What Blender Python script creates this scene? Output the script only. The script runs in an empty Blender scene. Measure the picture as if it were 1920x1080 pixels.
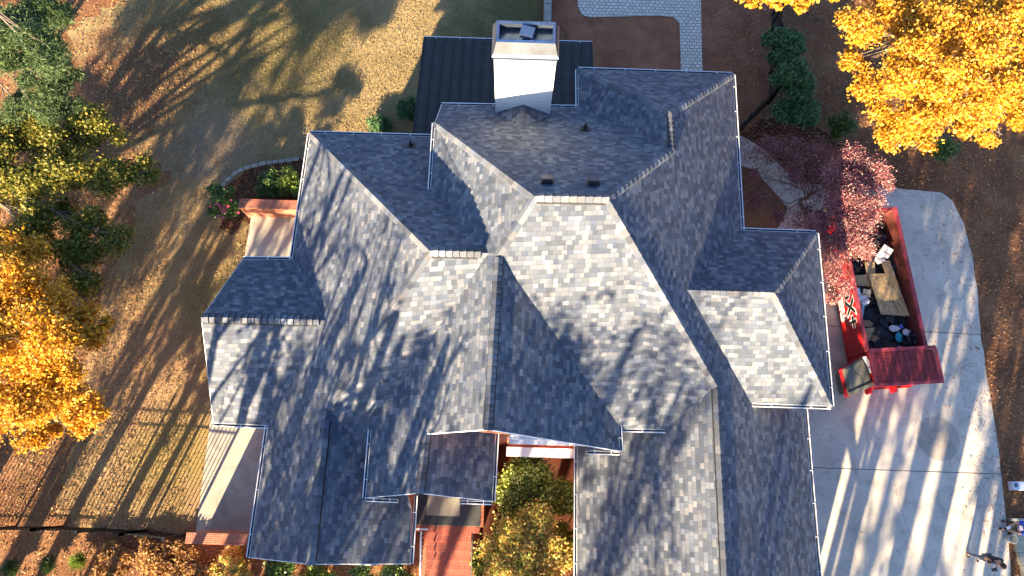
import bpy, math, random
import numpy as np
from mathutils import Vector, Matrix
C = bpy.context.scene.collection
R = math.radians
# ------------------------------------------------------------------ camera
CAM_H = 27.5
XR = np.array([9.99533506e-01, 3.05413016e-02, 0.0])          # world X seen in camera axes (right, down, forward)
YR = np.array([0.02939961, -0.96216894, 0.27086267])
ZR = np.array([0.0082725, -0.27073631, -0.962618])
cam = bpy.data.cameras.new('camera'); cam.lens = 24.0; cam.sensor_width = 36.0
cam.clip_start = 0.1; cam.clip_end = 2000
cam_o = bpy.data.objects.new('camera', cam); C.objects.link(cam_o)
M = Matrix(((XR[0], -XR[1], -XR[2]), (YR[0], -YR[1], -YR[2]), (ZR[0], -ZR[1], -ZR[2])))
cam_o.matrix_world = Matrix.Translation((0, 0, CAM_H)) @ M.to_4x4()
bpy.context.scene.camera = cam_o
# ------------------------------------------------------------------ sky and sun
SUN_EL, SUN_AZ = 18.8, 19.8      # the light travels towards +Y, a little towards +X
w = bpy.data.worlds.new('World'); bpy.context.scene.world = w; w.use_nodes = True
nt = w.node_tree; nt.nodes.clear()
sky = nt.nodes.new('ShaderNodeTexSky'); sky.sky_type = 'NISHITA'; sky.sun_disc = False; sky.ozone_density = 1.5
sky.sun_elevation = R(SUN_EL); sky.sun_rotation = R(180 + SUN_AZ)
bg = nt.nodes.new('ShaderNodeBackground'); bg.inputs[1].default_value = 0.055
out = nt.nodes.new('ShaderNodeOutputWorld')
tint = nt.nodes.new('ShaderNodeMix'); tint.data_type = 'RGBA'; tint.blend_type = 'MULTIPLY'; tint.inputs[0].default_value = 1.0; tint.inputs[7].default_value = (.78, .94, 1.20, 1)   # clear cold autumn sky
nt.links.new(sky.outputs[0], tint.inputs[6]); nt.links.new(tint.outputs[2], bg.inputs[0]); nt.links.new(bg.outputs[0], out.inputs[0])
sl = bpy.data.lights.new('sun', 'SUN'); sl.energy = 5.0; sl.angle = R(0.5); sl.color = (1.0, 0.78, 0.50)
so = bpy.data.objects.new('sun', sl); C.objects.link(so)
LD = Vector((math.sin(R(SUN_AZ)) * math.cos(R(SUN_EL)), math.cos(R(SUN_AZ)) * math.cos(R(SUN_EL)), -math.sin(R(SUN_EL))))
so.rotation_euler = LD.to_track_quat('-Z', 'Y').to_euler(); so.location = (-8, -30, 40)
vs = bpy.context.scene.view_settings
vs.view_transform = 'Standard'; vs.look = 'None'; vs.gamma = 1.0; vs.exposure = 2.6
# ------------------------------------------------------------------ helpers
rng = np.random.default_rng(7); random.seed(7)

def W(px, py, z=0.0):
    """survey point: the place at height z sighted at a pixel of the 1920x1080 drone photo"""
    r = np.array([px - 960.0, py - 540.0, 1280.0])
    d = np.array([r @ XR, r @ YR, r @ ZR]); s = (z - CAM_H) / d[2]
    return Vector((d[0] * s, d[1] * s, z))

def Wp(px, py, ax, a, s):
    """same, on a sloping roof plane z = a + s*coord"""
    r = np.array([px - 960.0, py - 540.0, 1280.0])
    d = np.array([r @ XR, r @ YR, r @ ZR]); t = (a - CAM_H) / (d[2] - s * d[ax])
    return Vector((d[0] * t, d[1] * t, CAM_H + d[2] * t))

def link(o, parent=None):
    C.objects.link(o)
    if parent is not None: o.parent = parent
    return o

def tag(o, label=None, cat=None, group=None, kind=None):
    if label: o['label'] = label
    if cat: o['category'] = cat
    if group: o['group'] = group
    if kind: o['kind'] = kind
    return o

def empty(name, label, cat, group=None, loc=(0, 0, 0)):
    o = bpy.data.objects.new(name, None); o.location = loc; o.empty_display_size = .2
    link(o); return tag(o, label, cat, group)

class MB:
    """collects shapes into one mesh"""
    def __init__(s): s.v = []; s.f = []; s.uv = []; s.mi = []
    def face(s, pts, uv=None, mi=0):
        n = len(s.v); s.v += [tuple(p) for p in pts]; s.f.append(tuple(range(n, n + len(pts))))
        s.uv.append(uv or [(p[0], p[1]) for p in pts]); s.mi.append(mi)
    def box(s, lo, hi, mi=0, M=None):
        x0, y0, z0 = lo; x1, y1, z1 = hi
        P = [(x0, y0, z0), (x1, y0, z0), (x1, y1, z0), (x0, y1, z0), (x0, y0, z1), (x1, y0, z1), (x1, y1, z1), (x0, y1, z1)]
        if M is not None: P = [tuple(M @ Vector(p)) for p in P]
        for q in ((0, 3, 2, 1), (4, 5, 6, 7), (0, 1, 5, 4), (1, 2, 6, 5), (2, 3, 7, 6), (3, 0, 4, 7)):
            s.face([P[i] for i in q], mi=mi)
    def prism(s, poly, z0, z1, mi=0):
        n = len(poly)
        s.face([(p[0], p[1], z1) for p in poly], mi=mi); s.face([(p[0], p[1], z0) for p in reversed(poly)], mi=mi)
        for i in range(n):
            a, b = poly[i], poly[(i + 1) % n]
            s.face([(a[0], a[1], z0), (b[0], b[1], z0), (b[0], b[1], z1), (a[0], a[1], z1)], mi=mi)
    def bar(s, a, b, wd, ht, mi=0, up=(0, 0, 1)):
        a = Vector(a); b = Vector(b); d = (b - a); L = d.length
        if L < 1e-6: return
        d.normalize(); sd = d.cross(Vector(up))
        if sd.length < 1e-3: sd = d.cross(Vector((1, 0, 0)))
        sd.normalize(); u = sd.cross(d)
        Mx = Matrix((( d.x, sd.x, u.x, a.x), (d.y, sd.y, u.y, a.y), (d.z, sd.z, u.z, a.z), (0, 0, 0, 1)))
        s.box((0, -wd / 2, -ht / 2), (L, wd / 2, ht / 2), mi, Mx)
    def tube(s, pts, rad, n=8, mi=0, cap=True):
        pts = [Vector(p) for p in pts]
        if not hasattr(rad, '__len__'): rad = [rad] * len(pts)
        rings = []; base = len(s.v); ref = Vector((0.31, 0.95, 0.07))
        for i, p in enumerate(pts):
            d = (pts[min(i + 1, len(pts) - 1)] - pts[max(i - 1, 0)]).normalized()
            if abs(d.dot(ref)) > .95: ref = Vector((1, 0.1, 0))
            a = d.cross(ref).normalized(); b = d.cross(a)
            for k in range(n):
                t = 2 * math.pi * k / n; s.v.append(tuple(p + (a * math.cos(t) + b * math.sin(t)) * rad[i]))
        for i in range(len(pts) - 1):
            for k in range(n):
                q = (base + i * n + k, base + i * n + (k + 1) % n, base + (i + 1) * n + (k + 1) % n, base + (i + 1) * n + k)
                s.f.append(q); s.uv.append([(0, 0)] * 4); s.mi.append(mi)
        if cap:
            for q in (tuple(reversed(range(base, base + n))), tuple(range(base + (len(pts) - 1) * n, base + len(pts) * n))):
                s.f.append(q); s.uv.append([(0, 0)] * n); s.mi.append(mi)
    def build(s, name, mats, parent=None, smooth=False, bevel=0):
        me = bpy.data.meshes.new(name); me.from_pydata(s.v, [], s.f)
        if not isinstance(mats, (list, tuple)): mats = [mats]
        for m in mats: me.materials.append(m)
        uvl = me.uv_layers.new(name='UVMap'); flat = [c for f in s.uv for p in f for c in p]
        uvl.data.foreach_set('uv', flat)
        me.polygons.foreach_set('material_index', s.mi)
        if smooth: me.polygons.foreach_set('use_smooth', [True] * len(s.f))
        me.validate(); me.update()
        o = bpy.data.objects.new(name, me); link(o, parent)
        if bevel:
            wm = o.modifiers.new('weld', 'WELD'); wm.merge_threshold = .0005
            bm = o.modifiers.new('bevel', 'BEVEL'); bm.width = bevel; bm.segments = 2; bm.limit_method = 'ANGLE'
        return o
# ------------------------------------------------------------------ materials
def mat(name):
    m = bpy.data.materials.new(name); m.use_nodes = True; t = m.node_tree
    b = t.nodes['Principled BSDF']; b.inputs['Roughness'].default_value = .8
    return m, t, b
def nd(t, kind, **kw):
    n = t.nodes.new(kind)
    for k, v in kw.items(): setattr(n, k, v)
    return n
def ramp(t, fac, stops, interp='LINEAR'):
    r = nd(t, 'ShaderNodeValToRGB'); r.color_ramp.interpolation = interp
    e = r.color_ramp.elements
    while len(e) < len(stops): e.new(.5)
    for el, (p, c) in zip(e, stops): el.position = p; el.color = (*c, 1)
    t.links.new(fac, r.inputs[0]); return r.outputs[0]
def noise(t, scale, detail=4, rough=.6, vec=None, dist=0):
    n = nd(t, 'ShaderNodeTexNoise'); n.inputs['Scale'].default_value = scale; n.inputs['Detail'].default_value = detail
    n.inputs['Roughness'].default_value = rough; n.inputs['Distortion'].default_value = dist
    if vec is not None: t.links.new(vec, n.inputs['Vector'])
    return n.outputs[0]
def pos(t): return nd(t, 'ShaderNodeNewGeometry').outputs['Position']
def mixc(t, f, a, b, mode='MIX'):
    n = nd(t, 'ShaderNodeMix', data_type='RGBA', blend_type=mode)
    for sock, v in ((n.inputs[0], f), (n.inputs[6], a), (n.inputs[7], b)):
        if isinstance(v, (int, float)): sock.default_value = v
        elif isinstance(v, tuple): sock.default_value = (*v, 1)
        else: t.links.new(v, sock)
    return n.outputs[2]
def mth(t, op, a, b=None, c=None):
    n = nd(t, 'ShaderNodeMath', operation=op)
    for i, v in enumerate((a, b, c)):
        if v is None: continue
        if isinstance(v, (int, float)): n.inputs[i].default_value = v
        else: t.links.new(v, n.inputs[i])
    return n.outputs[0]
def bump(t, b, h, dist=.02, strength=1.0):
    n = nd(t, 'ShaderNodeBump'); n.inputs['Distance'].default_value = dist; n.inputs['Strength'].default_value = strength
    t.links.new(h, n.inputs['Height']); t.links.new(n.outputs[0], b.inputs['Normal'])
def scaled(t, v, s):
    n = nd(t, 'ShaderNodeMapping'); n.inputs['Scale'].default_value = s; t.links.new(v, n.inputs[0]); return n.outputs[0]

def simple(name, col, rough=.7, metal=0, var=.15, nscale=6, bmp=0):
    m, t, b = mat(name); p = pos(t); n = noise(t, nscale, 5, .65, p)
    lo = tuple(max(0, c * (1 - var)) for c in col); hi = tuple(min(1, c * (1 + var)) for c in col)
    t.links.new(ramp(t, n, [(.3, lo), (.7, hi)]), b.inputs['Base Color'])
    b.inputs['Roughness'].default_value = rough; b.inputs['Metallic'].default_value = metal
    if name == 'black_standing_seam': b.inputs['Specular IOR Level'].default_value = .2
    if bmp: bump(t, b, n, bmp)
    return m

def shingle(name, tones, warm=0.0):
    m, t, b = mat(name); uv = nd(t, 'ShaderNodeUVMap').outputs[0]
    sp = nd(t, 'ShaderNodeSeparateXYZ'); t.links.new(uv, sp.inputs[0]); u, v = sp.outputs[0], sp.outputs[1]
    def layer(rowh, freq, seed):
        rr = mth(t, 'DIVIDE', v, rowh); row = mth(t, 'FLOOR', rr); fr = mth(t, 'FRACT', rr)
        wn = nd(t, 'ShaderNodeTexWhiteNoise', noise_dimensions='1D'); t.links.new(mth(t, 'ADD', row, seed), wn.inputs['W'])
        ww = mth(t, 'ADD', mth(t, 'MULTIPLY', u, freq), mth(t, 'MULTIPLY', wn.outputs[0], 777.0))
        vo = nd(t, 'ShaderNodeTexVoronoi', voronoi_dimensions='1D'); vo.inputs['Scale'].default_value = 1.0; t.links.new(ww, vo.inputs['W'])
        vd = nd(t, 'ShaderNodeTexVoronoi', voronoi_dimensions='1D', feature='DISTANCE_TO_EDGE'); vd.inputs['Scale'].default_value = 1.0
        t.links.new(ww, vd.inputs['W'])
        s2 = nd(t, 'ShaderNodeSeparateXYZ'); t.links.new(vo.outputs['Color'], s2.inputs[0])
        return s2.outputs[0], s2.outputs[1], fr, vd.outputs['Distance']
    r1, g1, fr, ed = layer(.138, 5.6, 3.0)
    col = ramp(t, r1, tones, 'LINEAR')
    hue = ramp(t, g1, [(.0, (.86, .96, 1.12)), (.45, (1, 1, 1)), (.75, (1.0, .99, .98)), (1, (1.06, .99, .92))])
    col = mixc(t, .8, col, hue, 'MULTIPLY')
    p = pos(t)
    gr = ramp(t, noise(t, 38, 3, .7, p), [(.25, (.72, .72, .72)), (.75, (1.25, 1.25, 1.25))])
    col = mixc(t, .8, col, gr, 'MULTIPLY')
    lf = ramp(t, noise(t, .9, 3, .6, p), [(.3, (.88, .88, .9)), (.7, (1.1, 1.1, 1.08))])
    col = mixc(t, 1.0, col, lf, 'MULTIPLY')
    # dark granule edge of courses and tabs, with their shadow line painted in
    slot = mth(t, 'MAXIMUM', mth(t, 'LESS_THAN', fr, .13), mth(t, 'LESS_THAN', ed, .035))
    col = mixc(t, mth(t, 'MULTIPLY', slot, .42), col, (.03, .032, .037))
    t.links.new(col, b.inputs['Base Color']); b.inputs['Roughness'].default_value = .85
    h = mth(t, 'ADD', mth(t, 'MULTIPLY', mth(t, 'SUBTRACT', 1.0, fr), .5), mth(t, 'MULTIPLY', r1, .7))
    h = mth(t, 'SUBTRACT', h, mth(t, 'MULTIPLY', slot, .5))
    bump(t, b, h, .008, .35)
    return m
TONES = [(.0, (.048, .061, .086)), (.3, (.074, .088, .116)), (.6, (.103, .118, .145)), (.85, (.138, .150, .172)), (1, (.195, .203, .218))]
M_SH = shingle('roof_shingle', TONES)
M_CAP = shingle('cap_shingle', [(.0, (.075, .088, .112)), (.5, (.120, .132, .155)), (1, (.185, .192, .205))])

def brickm(name, c1, c2, mortar, sx=.2, sy=.067, axis='auto'):
    m, t, b = mat(name); p = pos(t)
    sp = nd(t, 'ShaderNodeSeparateXYZ'); t.links.new(p, sp.inputs[0])
    gn = nd(t, 'ShaderNodeNewGeometry'); sn = nd(t, 'ShaderNodeSeparateXYZ'); t.links.new(gn.outputs['Normal'], sn.inputs[0])
    isx = mth(t, 'GREATER_THAN', mth(t, 'ABSOLUTE', sn.outputs[0]), .6); isz = mth(t, 'GREATER_THAN', mth(t, 'ABSOLUTE', sn.outputs[2]), .6)
    def sel(f, a, c): return mth(t, 'ADD', mth(t, 'MULTIPLY', f, a), mth(t, 'MULTIPLY', mth(t, 'SUBTRACT', 1.0, f), c))
    U = sel(isx, sp.outputs[1], sp.outputs[0]); V = sel(isz, sp.outputs[1], sp.outputs[2])
    cb = nd(t, 'ShaderNodeCombineXYZ'); t.links.new(U, cb.inputs[0]); t.links.new(V, cb.inputs[1])
    bt = nd(t, 'ShaderNodeTexBrick'); t.links.new(cb.outputs[0], bt.inputs[0])
    bt.inputs['Color1'].default_value = (*c1, 1); bt.inputs['Color2'].default_value = (*c2, 1); bt.inputs['Mortar'].default_value = (*mortar, 1)
    bt.inputs['Scale'].default_value = 1; bt.inputs['Brick Width'].default_value = sx; bt.inputs['Row Height'].default_value = sy
    bt.inputs['Mortar Size'].default_value = min(sx, sy) * .11
    col = mixc(t, .6, bt.outputs[0], ramp(t, noise(t, 7, 5, .6, p), [(.3, (.7, .7, .7)), (.7, (1.2, 1.2, 1.2))]), 'MULTIPLY')
    t.links.new(col, b.inputs['Base Color']); bump(t, b, mth(t, 'SUBTRACT', 1.0, bt.outputs[1]), .006)
    return m
M_BRICK = brickm('red_brick', (.36, .075, .035), (.46, .12, .055), (.36, .27, .2))
M_PAVER = brickm('tumbled_paver', (.62, .54, .44), (.76, .68, .57), (.30, .25, .19), .22, .17)

def concrete(name, base, stains=.35, spots=True):
    m, t, b = mat(name); p = pos(t)
    col = ramp(t, noise(t, .35, 6, .62, p), [(.3, tuple(c * .78 for c in base)), (.55, base), (.8, tuple(min(1, c * 1.15) for c in base))])
    st = ramp(t, noise(t, 1.3, 8, .7, p, .6), [(.46, (1, 1, 1)), (.72, (1 - stains, 1 - stains, 1 - stains * .95))])
    col = mixc(t, 1.0, col, st, 'MULTIPLY')
    fine = ramp(t, noise(t, 22, 6, .75, p), [(.3, (.86, .86, .86)), (.7, (1.1, 1.1, 1.1))]); col = mixc(t, 1.0, col, fine, 'MULTIPLY')
    vo = nd(t, 'ShaderNodeTexVoronoi'); vo.inputs['Scale'].default_value = 1.7; t.links.new(p, vo.inputs[0])
    sp = ramp(t, vo.outputs['Distance'], [(.02, (.35, .33, .3)), (.07, (1, 1, 1))])
    if spots: col = mixc(t, .7, col, sp, 'MULTIPLY')
    t.links.new(col, b.inputs['Base Color']); b.inputs['Roughness'].default_value = .85
    bump(t, b, noise(t, 40, 4, .7, p), .006, .6)
    return m, t, b, col, p
M_CONC, t, b, col, p = concrete('driveway_concrete', (.60, .55, .46), .36)
# round oily stain left on the slab
d = nd(t, 'ShaderNodeVectorMath', operation='DISTANCE'); d.inputs[1].default_value = tuple(W(1758, 822, 0.01)); t.links.new(p, d.inputs[0])
dd = mth(t, 'ADD', d.outputs['Value'], mth(t, 'MULTIPLY', noise(t, 2.2, 4, .6, p), .25))
stn = ramp(t, dd, [(.0, (.62, .62, .62)), (.96, (.7, .7, .7)), (1.0, (1, 1, 1))]); col2 = mixc(t, 1.0, col, stn, 'MULTIPLY')
t.links.new(col2, b.inputs['Base Color'])
M_PATIO = concrete('patio_concrete', (.50, .46, .38), .15, False)[0]
M_SLATE = simple('porch_slate', (.05, .052, .055), .6, 0, .3, 3)
M_STEPB = brickm('step_brick', (.34, .075, .045), (.42, .10, .06), (.26, .13, .1), .11, .34)
M_WHITE = simple('white_aluminium', (.80, .82, .85), .4, 0, .05, 3)
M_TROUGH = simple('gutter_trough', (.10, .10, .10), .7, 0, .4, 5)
M_STUCCO = simple('white_siding', (.66, .66, .65), .6, 0, .04, 1.5)
M_BLACKM = simple('black_standing_seam', (.040, .037, .036), .6, 0, .25, 2)
M_STEEL = simple('galvanised_steel', (.24, .33, .46), .3, .9, .25, 3)
M_DARKST = simple('dark_shroud_metal', (.035, .046, .066), .5, 0, .5, 2)
M_RUB = simple('black_rubber', (.02, .02, .022), .6)
M_FENCE = simple('black_iron', (.012, .012, .013), .5)
M_BLOCK = simple('concrete_block', (.32, .28, .23), .85, 0, .2, 5, .01)
M_TREAD = simple('tan_stone_slab', (.40, .37, .27), .85, 0, .15, 4, .006)

def groundm(name, stops, s1, fine=(.6, 1.35), rb=.05, patch=None, fscale=16, anis=None):
    m, t, b = mat(name); p = pos(t)
    col = ramp(t, noise(t, s1, 6, .65, p, .4), stops)
    fv = scaled(t, p, anis) if anis else p
    n1 = noise(t, fscale, 6, .8, fv); n2 = noise(t, fscale * 3.1, 3, .8, p)
    ff = mth(t, 'ADD', mth(t, 'MULTIPLY', n1, .6), mth(t, 'MULTIPLY', n2, .4))
    f = ramp(t, ff, [(.35, (fine[0],) * 3), (.62, (fine[1],) * 3)]); col = mixc(t, 1.0, col, f, 'MULTIPLY')
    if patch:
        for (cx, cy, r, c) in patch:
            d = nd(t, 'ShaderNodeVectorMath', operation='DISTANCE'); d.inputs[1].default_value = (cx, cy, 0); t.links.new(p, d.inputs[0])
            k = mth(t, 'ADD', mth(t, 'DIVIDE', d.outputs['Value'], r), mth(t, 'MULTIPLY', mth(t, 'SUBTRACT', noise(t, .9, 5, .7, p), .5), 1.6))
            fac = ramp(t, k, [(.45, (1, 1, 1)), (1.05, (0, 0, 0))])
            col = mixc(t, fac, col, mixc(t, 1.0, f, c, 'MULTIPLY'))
    t.links.new(col, b.inputs['Base Color']); b.inputs['Roughness'].default_value = .95
    b.inputs['Specular IOR Level'].default_value = .1
    bump(t, b, ff, rb, 1.0)
    return m
M_GROUND = groundm('leaf_litter_ground', [(.25, (.13, .058, .030)), (.5, (.25, .12, .06)), (.75, (.38, .21, .105))], .5, (.4, 1.6), .09)
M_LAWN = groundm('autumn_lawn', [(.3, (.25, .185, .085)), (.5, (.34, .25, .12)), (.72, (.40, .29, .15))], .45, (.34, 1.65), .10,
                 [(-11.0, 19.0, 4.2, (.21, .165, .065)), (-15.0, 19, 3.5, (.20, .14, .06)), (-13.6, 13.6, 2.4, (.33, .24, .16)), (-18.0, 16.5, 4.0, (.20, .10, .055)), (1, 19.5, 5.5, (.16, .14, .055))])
M_DRY = groundm('dry_grass', [(.3, (.24, .145, .07)), (.5, (.35, .23, .115)), (.72, (.44, .31, .16))], .6, (.34, 1.7), .11,
                [(-12.2, 6.5, 2.2, (.25, .20, .085)), (-10.3, 9.8, 1.5, (.24, .20, .085)), (-13.0, 0.6, 2.2, (.34, .24, .09)), (-15, 4.0, 3.0, (.40, .24, .13))])
M_STRAWD = groundm('shade_dark_mulch', [(.3, (.06, .022, .014)), (.5, (.10, .035, .022)), (.75, (.16, .065, .04))], .8, (.45, 1.5), .05, None, 22)  # mulch with the shade of its beds put into a darker colour
M_STRAW = groundm('pine_straw_mulch', [(.3, (.21, .085, .045)), (.5, (.32, .135, .072)), (.75, (.42, .20, .11))], .8, (.45, 1.5), .05, None, 22)

def leafm(name, cols, trans=.35, rough=.6):
    m, t, b = mat(name)
    at = nd(t, 'ShaderNodeAttribute', attribute_name='rnd')
    n = len(cols); col = ramp(t, at.outputs['Fac'], [(i / (n - 1), c) for i, c in enumerate(cols)])
    t.links.new(col, b.inputs['Base Color']); b.inputs['Roughness'].default_value = rough
    tr = nd(t, 'ShaderNodeBsdfTranslucent'); t.links.new(col, tr.inputs[0])
    mx = nd(t, 'ShaderNodeMixShader'); mx.inputs[0].default_value = trans
    o = t.nodes['Material Output']; t.links.new(b.outputs[0], mx.inputs[1]); t.links.new(tr.outputs[0], mx.inputs[2]); t.links.new(mx.outputs[0], o.inputs[0])
    return m
L_GOLD = leafm('golden_leaves', [(.26, .10, .02), (.52, .23, .014), (.66, .35, .016), (.72, .43, .03), (.74, .54, .18)])
L_YEL = leafm('yellow_leaves', [(.24, .10, .025), (.48, .21, .012), (.62, .32, .014), (.68, .40, .03), (.72, .53, .20)])
L_OAK = leafm('turning_oak_leaves', [(.06, .08, .012), (.11, .125, .015), (.18, .18, .02), (.30, .25, .03), (.42, .26, .04)])
L_PINE = leafm('pine_needles', [(.03, .055, .022), (.045, .08, .03), (.06, .105, .035), (.085, .14, .04), (.18, .24, .05)], .2)
L_RED = leafm('sunlit_red_maple_leaves', [(.15, .03, .035), (.26, .06, .07), (.38, .14, .15), (.55, .33, .30), (.68, .54, .44)], .25)  # sunlit side of the maple; pale pinks put the sunlight into the colour
L_REDSH = leafm('shaded_red_maple_leaves', [(.12, .035, .04), (.22, .06, .07), (.32, .13, .13), (.46, .32, .28)], .2)  # shaded side of the same maple, its shade put into darker reds
L_GREEN = leafm('evergreen_leaves', [(.02, .05, .012), (.04, .09, .02), (.07, .14, .028), (.13, .20, .04), (.24, .30, .07)], .15, .35)
L_DKGR = leafm('dark_evergreen_leaves', [(.03, .08, .03), (.04, .12, .04), (.06, .16, .05), (.10, .21, .06)], .15, .5)
L_BRITE = leafm('bright_green_leaves', [(.08, .15, .02), (.14, .22, .03), (.24, .32, .05), (.36, .40, .09)], .3, .4)
L_NAND = leafm('orange_shrub_leaves', [(.16, .22, .03), (.32, .38, .07), (.52, .50, .10), (.70, .46, .10), (.64, .32, .14), (.74, .66, .30)], .3)
L_RUST = leafm('rusty_shrub_leaves', [(.10, .10, .03), (.26, .13, .04), (.44, .22, .06), (.55, .30, .10), (.62, .46, .22)], .25)
L_CAM = leafm('olive_green_leaves', [(.05, .09, .02), (.12, .17, .03), (.24, .29, .05), (.42, .44, .10), (.60, .58, .22)], .25, .35)
L_LIT = leafm('fallen_leaves', [(.10, .04, .02), (.22, .09, .03), (.34, .16, .06), (.45, .24, .08), (.55, .38, .20)], .1)
L_BARK = simple('grey_brown_bark', (.17, .13, .10), .9, 0, .35, 7, .03)
L_TWIG = simple('pale_twig_bark', (.30, .26, .22), .9, 0, .25, 7, .01)

def leaves(name, P, size, m, parent=None, flat=0.0, aspect=1.5, droop=None, shape=4):
    """one small folded leaf per point; flat -> lies nearly level"""
    n = len(P); P = np.asarray(P, float)
    nrm = rng.normal(size=(n, 3)); nrm[:, 2] = np.abs(nrm[:, 2]) + flat; nrm /= np.linalg.norm(nrm, axis=1)[:, None]
    a = np.cross(nrm, rng.normal(size=(n, 3))); a /= np.linalg.norm(a, axis=1)[:, None]; b = np.cross(nrm, a)
    s = (size * rng.uniform(.6, 1.35, n))[:, None]
    if droop is not None: a = droop; b = np.cross(a, rng.normal(size=(n, 3))); b /= np.linalg.norm(b, axis=1)[:, None]
    if shape == 4:
        V = np.stack([P - a * s * .5, P + b * s * .5 / aspect - nrm * s * .08, P + a * s * .5, P - b * s * .5 / aspect - nrm * s * .08], 1)
    else:   # lobed leaf, six points
        V = np.stack([P - a * s * .5, P + b * s * .42 - a * s * .1, P + b * s * .18 + a * s * .12, P + a * s * .55, P - b * s * .18 + a * s * .12, P - b * s * .42 - a * s * .1], 1)
    k = V.shape[1]
    me = bpy.data.meshes.new(name); me.vertices.add(n * k); me.vertices.foreach_set('co', V.reshape(-1))
    me.loops.add(n * k); me.loops.foreach_set('vertex_index', np.arange(n * k, dtype=np.int32))
    me.polygons.add(n); me.polygons.foreach_set('loop_start', np.arange(0, n * k, k, dtype=np.int32)); me.polygons.foreach_set('loop_total', np.full(n, k, dtype=np.int32))
    at = me.attributes.new('rnd', 'FLOAT', 'POINT'); at.data.foreach_set('value', np.repeat(rng.beta(2, 2, n), k).astype(np.float32))
    me.materials.append(m); me.update(calc_edges=True); me.validate()
    return link(bpy.data.objects.new(name, me), parent)
# ================================================================== THE HOUSE
house = empty('brick_house', 'large brick house under a complex grey shingle roof with white gutters', 'house')
V = dict(
 g1=(.56,7.61,9.89), g2=(2.6,7.65,9.89), hR=(6.30,2.95,6.74), q=(-.41,6.20,9.02), avt=(-.71,6.26,8.88),
 bj=(4.96,10.24,7.89), jr=(4.95,11.55,7.88), jne=(7.91,14.67,5.42), jnw=(2.19,14.57,5.60), bjw=(2.19,12.90,5.76),
 b1=(-2.70,12.75,5.90), bw0=(-2.73,11.40,7.04), bwA=(-2.71,8.91,7.14),
 gin=(7.84,8.51,5.46), gis=(7.77,2.60,5.48), iv=(5.35,5.71,7.57), ir=(7.97,5.71,7.56), ine=(10.41,8.50,5.46), ise=(10.35,2.60,5.47),
 he0=(10.43,3.30,3.33), he1=(10.36,-8.5,3.37), hr1=(6.27,-8.5,6.75), gu=(7.95,3.30,5.40),
 gw1=(4.94,1.68,5.74), gw0=(3.50,1.66,5.77), fne=(3.44,1.76,5.90), fse=(3.48,.97,5.89), fr1=(-.52,1.28,9.08),
 fk=(-2.30,1.20,7.66), er0=(-2.31,1.19,7.64), er1=(-2.40,-.42,7.63), esw=(-4.15,-.63,6.26), fwn=(-4.15,1.45,6.27),
 ese=(-.41,-.62,6.20), ene=(-.35,2.2,6.18), ern=(-2.31,2.2,7.62),
 awn=(-7.40,11.77,5.35), ar=(-2.38,6.23,8.93), anE=(-2.30,11.80,5.33), anI=(-2.30,9.0,7.13),
 awc=(-7.53,7.02,5.26), av=(-5.81,4.65,6.65), cnw=(-9.21,6.98,5.28), cr=(-9.65,4.59,6.68), csw=(-9.46,1.50,5.14), csd=(-7.69,1.47,5.14),
 da=(-5.45,1.95,6.72), dr=(-5.47,-2.45,6.73), dsw=(-7.78,-2.51,5.07), dse=(-2.88,-2.56,5.0), dv=(-4.26,.66,5.95), dve=(-2.93,-.95,5.10), asU=(-3.6,1.2,6.2),
 hw0=(2.40,2.3,3.65), hw1=(2.40,-8.5,3.65), hwu=(4.90,2.3,5.62), hwv=(4.94,1.68,5.68))
V = {k: Vector(v) for k, v in V.items()}
for k in ('bj', 'jr', 'jne', 'gin', 'iv', 'hR', 'g2', 'hr1', 'he1', 'he0', 'gu', 'gis'): V[k].z = 12.023 - .835 * V[k].x
for k in ('awn', 'awc', 'csd', 'dsw', 'dr', 'da', 'ar'): V[k].z = 10.673 + .718 * V[k].x
V['av'].z = 6.53
FAC = dict(
 GS=(1, ['g1','q','fne','gw0','gw1','hR','g2']), GE=(0, ['g2','hR','hr1','he1','he0','gu','iv','gin','jne','jr','bj']),
 JN=(1, ['jne','jnw','jr']), JW=(0, ['jnw','bjw','bj','jr']), BN=(1, ['g1','g2','bj','bjw','b1','bw0']), BW=(0, ['g1','bw0','bwA','avt','q']),
 AN=(1, ['awn','ar','avt','bwA','anI','anE']), AW=(0, ['awn','awc','av','csd','dsw','dr','da','ar']), AS=(1, ['ar','da','dv','dve','asU','fwn','avt']),
 CN=(1, ['cnw','cr','av','awc']), CS=(1, ['cr','csw','csd','av']), DE=(0, ['da','dr','dse','dve','dv']),
 FW=(0, ['q','avt','fwn','esw','er1','er0','fk','fr1']), FE=(0, ['q','fr1','fse','fne']), EE=(0, ['ern','er1','ese','ene']),
 HW=(0, ['hR','hwv','hwu','hw0','hw1','hr1']), IN=(1, ['iv','ir','ine','gin']), IE=(0, ['ir','ise','ine']), IS=(1, ['iv','gis','ise','ir']))
NRM = {}
import bmesh
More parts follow.
